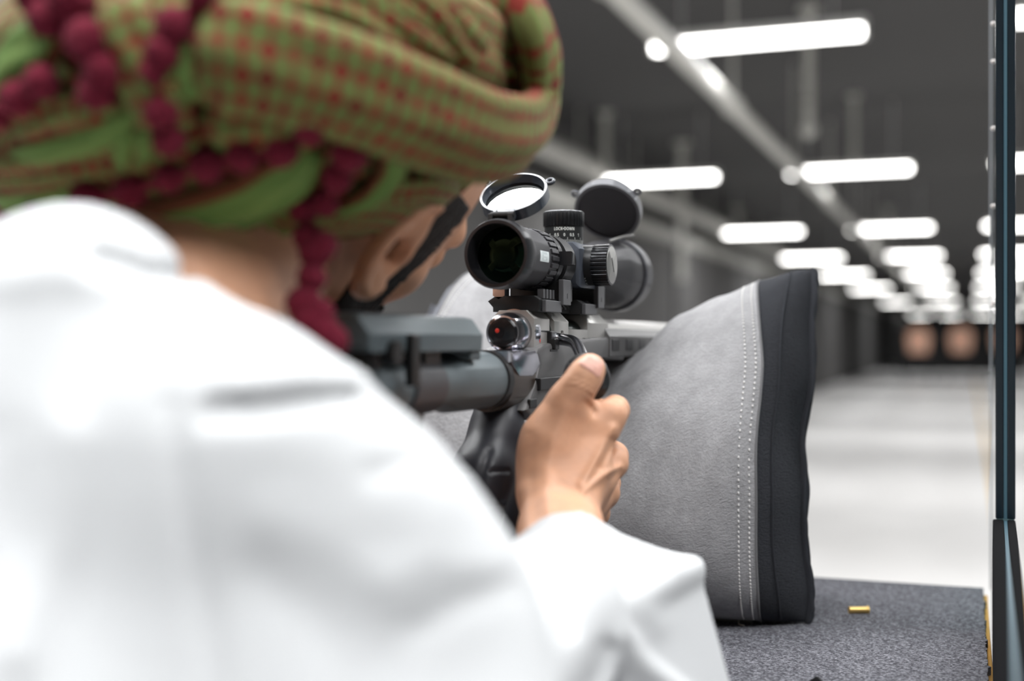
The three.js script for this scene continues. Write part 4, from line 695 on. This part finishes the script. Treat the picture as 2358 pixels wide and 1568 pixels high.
  wrap('cloth_fold', [[470, 250], [540, 270], [640, 270], [740, 300]], 0.013, 0.008, 0.005, patterned, 0.0015, 0.3);
  wrap('green_fold', [[300, 500], [420, 478], [540, 448], [640, 400], [720, 340]], 0.0155, 0.008, 0.006, border, 0.0012, 0.4, false);
  wrap('cloth_fold', [[280, 560], [420, 560], [560, 535], [680, 480], [760, 410]], 0.0105, 0.005, 0.003, patterned, 0.001, 0.3);
  wrap('green_fold', [[380, 592], [500, 592], [610, 565], [700, 520]], 0.0055, 0.004, 0.003, border, 0.0006, 0.3, false);
  wrap('cloth_fold', [[420, 612], [540, 606], [640, 580]], 0.006, 0.004, 0.0, patterned, 0.0006, 0.3);
  wrap('green_fold', [[-60, 455], [60, 445], [170, 432], [260, 412]], 0.009, 0.005, 0.005, border, 0.0012, 0.3, false);
  wrap('cloth_fold', [[-60, 400], [90, 390], [240, 375], [380, 335], [480, 300]], 0.012, 0.006, 0.002, patterned, 0.0015);
  wrap('green_fold', [[40, 345], [150, 325], [260, 290], [335, 235]], 0.0065, 0.005, 0.006, border, 0.0006, 0.35, false);
  wrap('cloth_fold', [[40, 300], [130, 265], [220, 245], [310, 235]], 0.009, 0.006, 0.004, patterned, 0.001, 0.3);
  wrap('green_fold', [[-60, 290], [20, 215], [90, 130], [160, 50]], 0.0135, 0.006, 0.006, border, 0.001, 0.3, false);
  wrap('green_fold', [[425, 225], [445, 160], [475, 95]], 0.0095, 0.006, 0.008, border, 0.001, 0.4, false);
  wrap('green_fold', [[290, 370], [300, 315], [315, 270]], 0.005, 0.005, 0.006, border, 0.0005, 0.4, false);
  wrap('green_fold', [[345, 360], [345, 310], [345, 265]], 0.0045, 0.005, 0.006, border, 0.0005, 0.4, false);
  wrap('cloth_fold', [[290, 10], [315, 90], [350, 165], [385, 235], [395, 290]], 0.0125, 0.009, 0.008, patterned, 0.0012, 0.2);
  // tassel cord: a string of wool pompoms and the cord that carries them
  const fuzz = new THREE.IcosahedronGeometry(1, 5), fp = fuzz.attributes.position;
  for (let i = 0; i < fp.count; i++) { const q = V(fp.getX(i), fp.getY(i), fp.getZ(i)); q.multiplyScalar(1 + 0.12 * Math.sin(9 * q.x + 4 * q.y) * Math.sin(11 * q.z + 2) + 0.1 * Math.sin(23 * q.x) * Math.sin(27 * q.y + 1) * Math.sin(25 * q.z)); fp.setXYZ(i, q.x, q.y, q.z); }
  const pom = mergeVertices((fuzz.deleteAttribute('normal'), fuzz.deleteAttribute('uv'), fuzz)); pom.computeVertexNormals();
  const wool = mat('crimson wool', { color: C('#640a24'), roughness: 1, sheen: 0.35, sheenColor: C('#c03a5c'), sheenRoughness: 0.5 });
  const cordMat = mat('crimson cord', { color: C('#6a0c24'), roughness: 0.95 });
  const spot = (u, v, lift) => { const q = hit(u, v), p = outE(q); return p.addScaledVector(normalE(q), lift); };
  const putPom = (p, r) => { const o = mesh('pompom', pom, wool, scarf), w = toWorld(p).sub(FEET); o.position.copy(w); o.scale.setScalar(r); o.rotation.set(rnd() * 6, rnd() * 6, rnd() * 6); };
  function cord(list, lift, r) {
    const pts = list.map(([u, v, d]) => (d ? Q(u, v, d) : spot(u, v, lift)));
    mesh('tassel_cord', place(tube(pts, 0.0022, list.length * 10, 8)), cordMat, scarf);
    pts.forEach((p, i) => { putPom(p, r * (0.85 + 0.3 * rnd())); if (list[i][3]) putPom(p.clone().add(V(0.0075, -0.004, 0.003)), r * 0.9); });
  }
  cord([[10, 490], [60, 470], [125, 455], [225, 415], [315, 398], [400, 370], [480, 345], [555, 325], [640, 312], [700, 262], [775, 250], [785, 320], [760, 370], [735, 425], [700, 480, 0.575], [708, 545, 0.572, 1], [725, 580, 0.57], [718, 640, 0.566], [700, 700, 0.563, 1], [715, 745, 0.56, 1], [770, 785, 0.558]], 0.011, 0.0074);
  cord([[130, 20], [155, 65], [205, 30], [240, 105], [270, 160], [255, 200]], 0.012, 0.0085);
  cord([[0, 295], [45, 250], [90, 215], [140, 185]], 0.012, 0.0068);
  cord([[480, 20], [420, 75], [395, 125], [375, 160], [390, 230], [405, 285]], 0.014, 0.0068);
}

renderer.render(scene, camera);
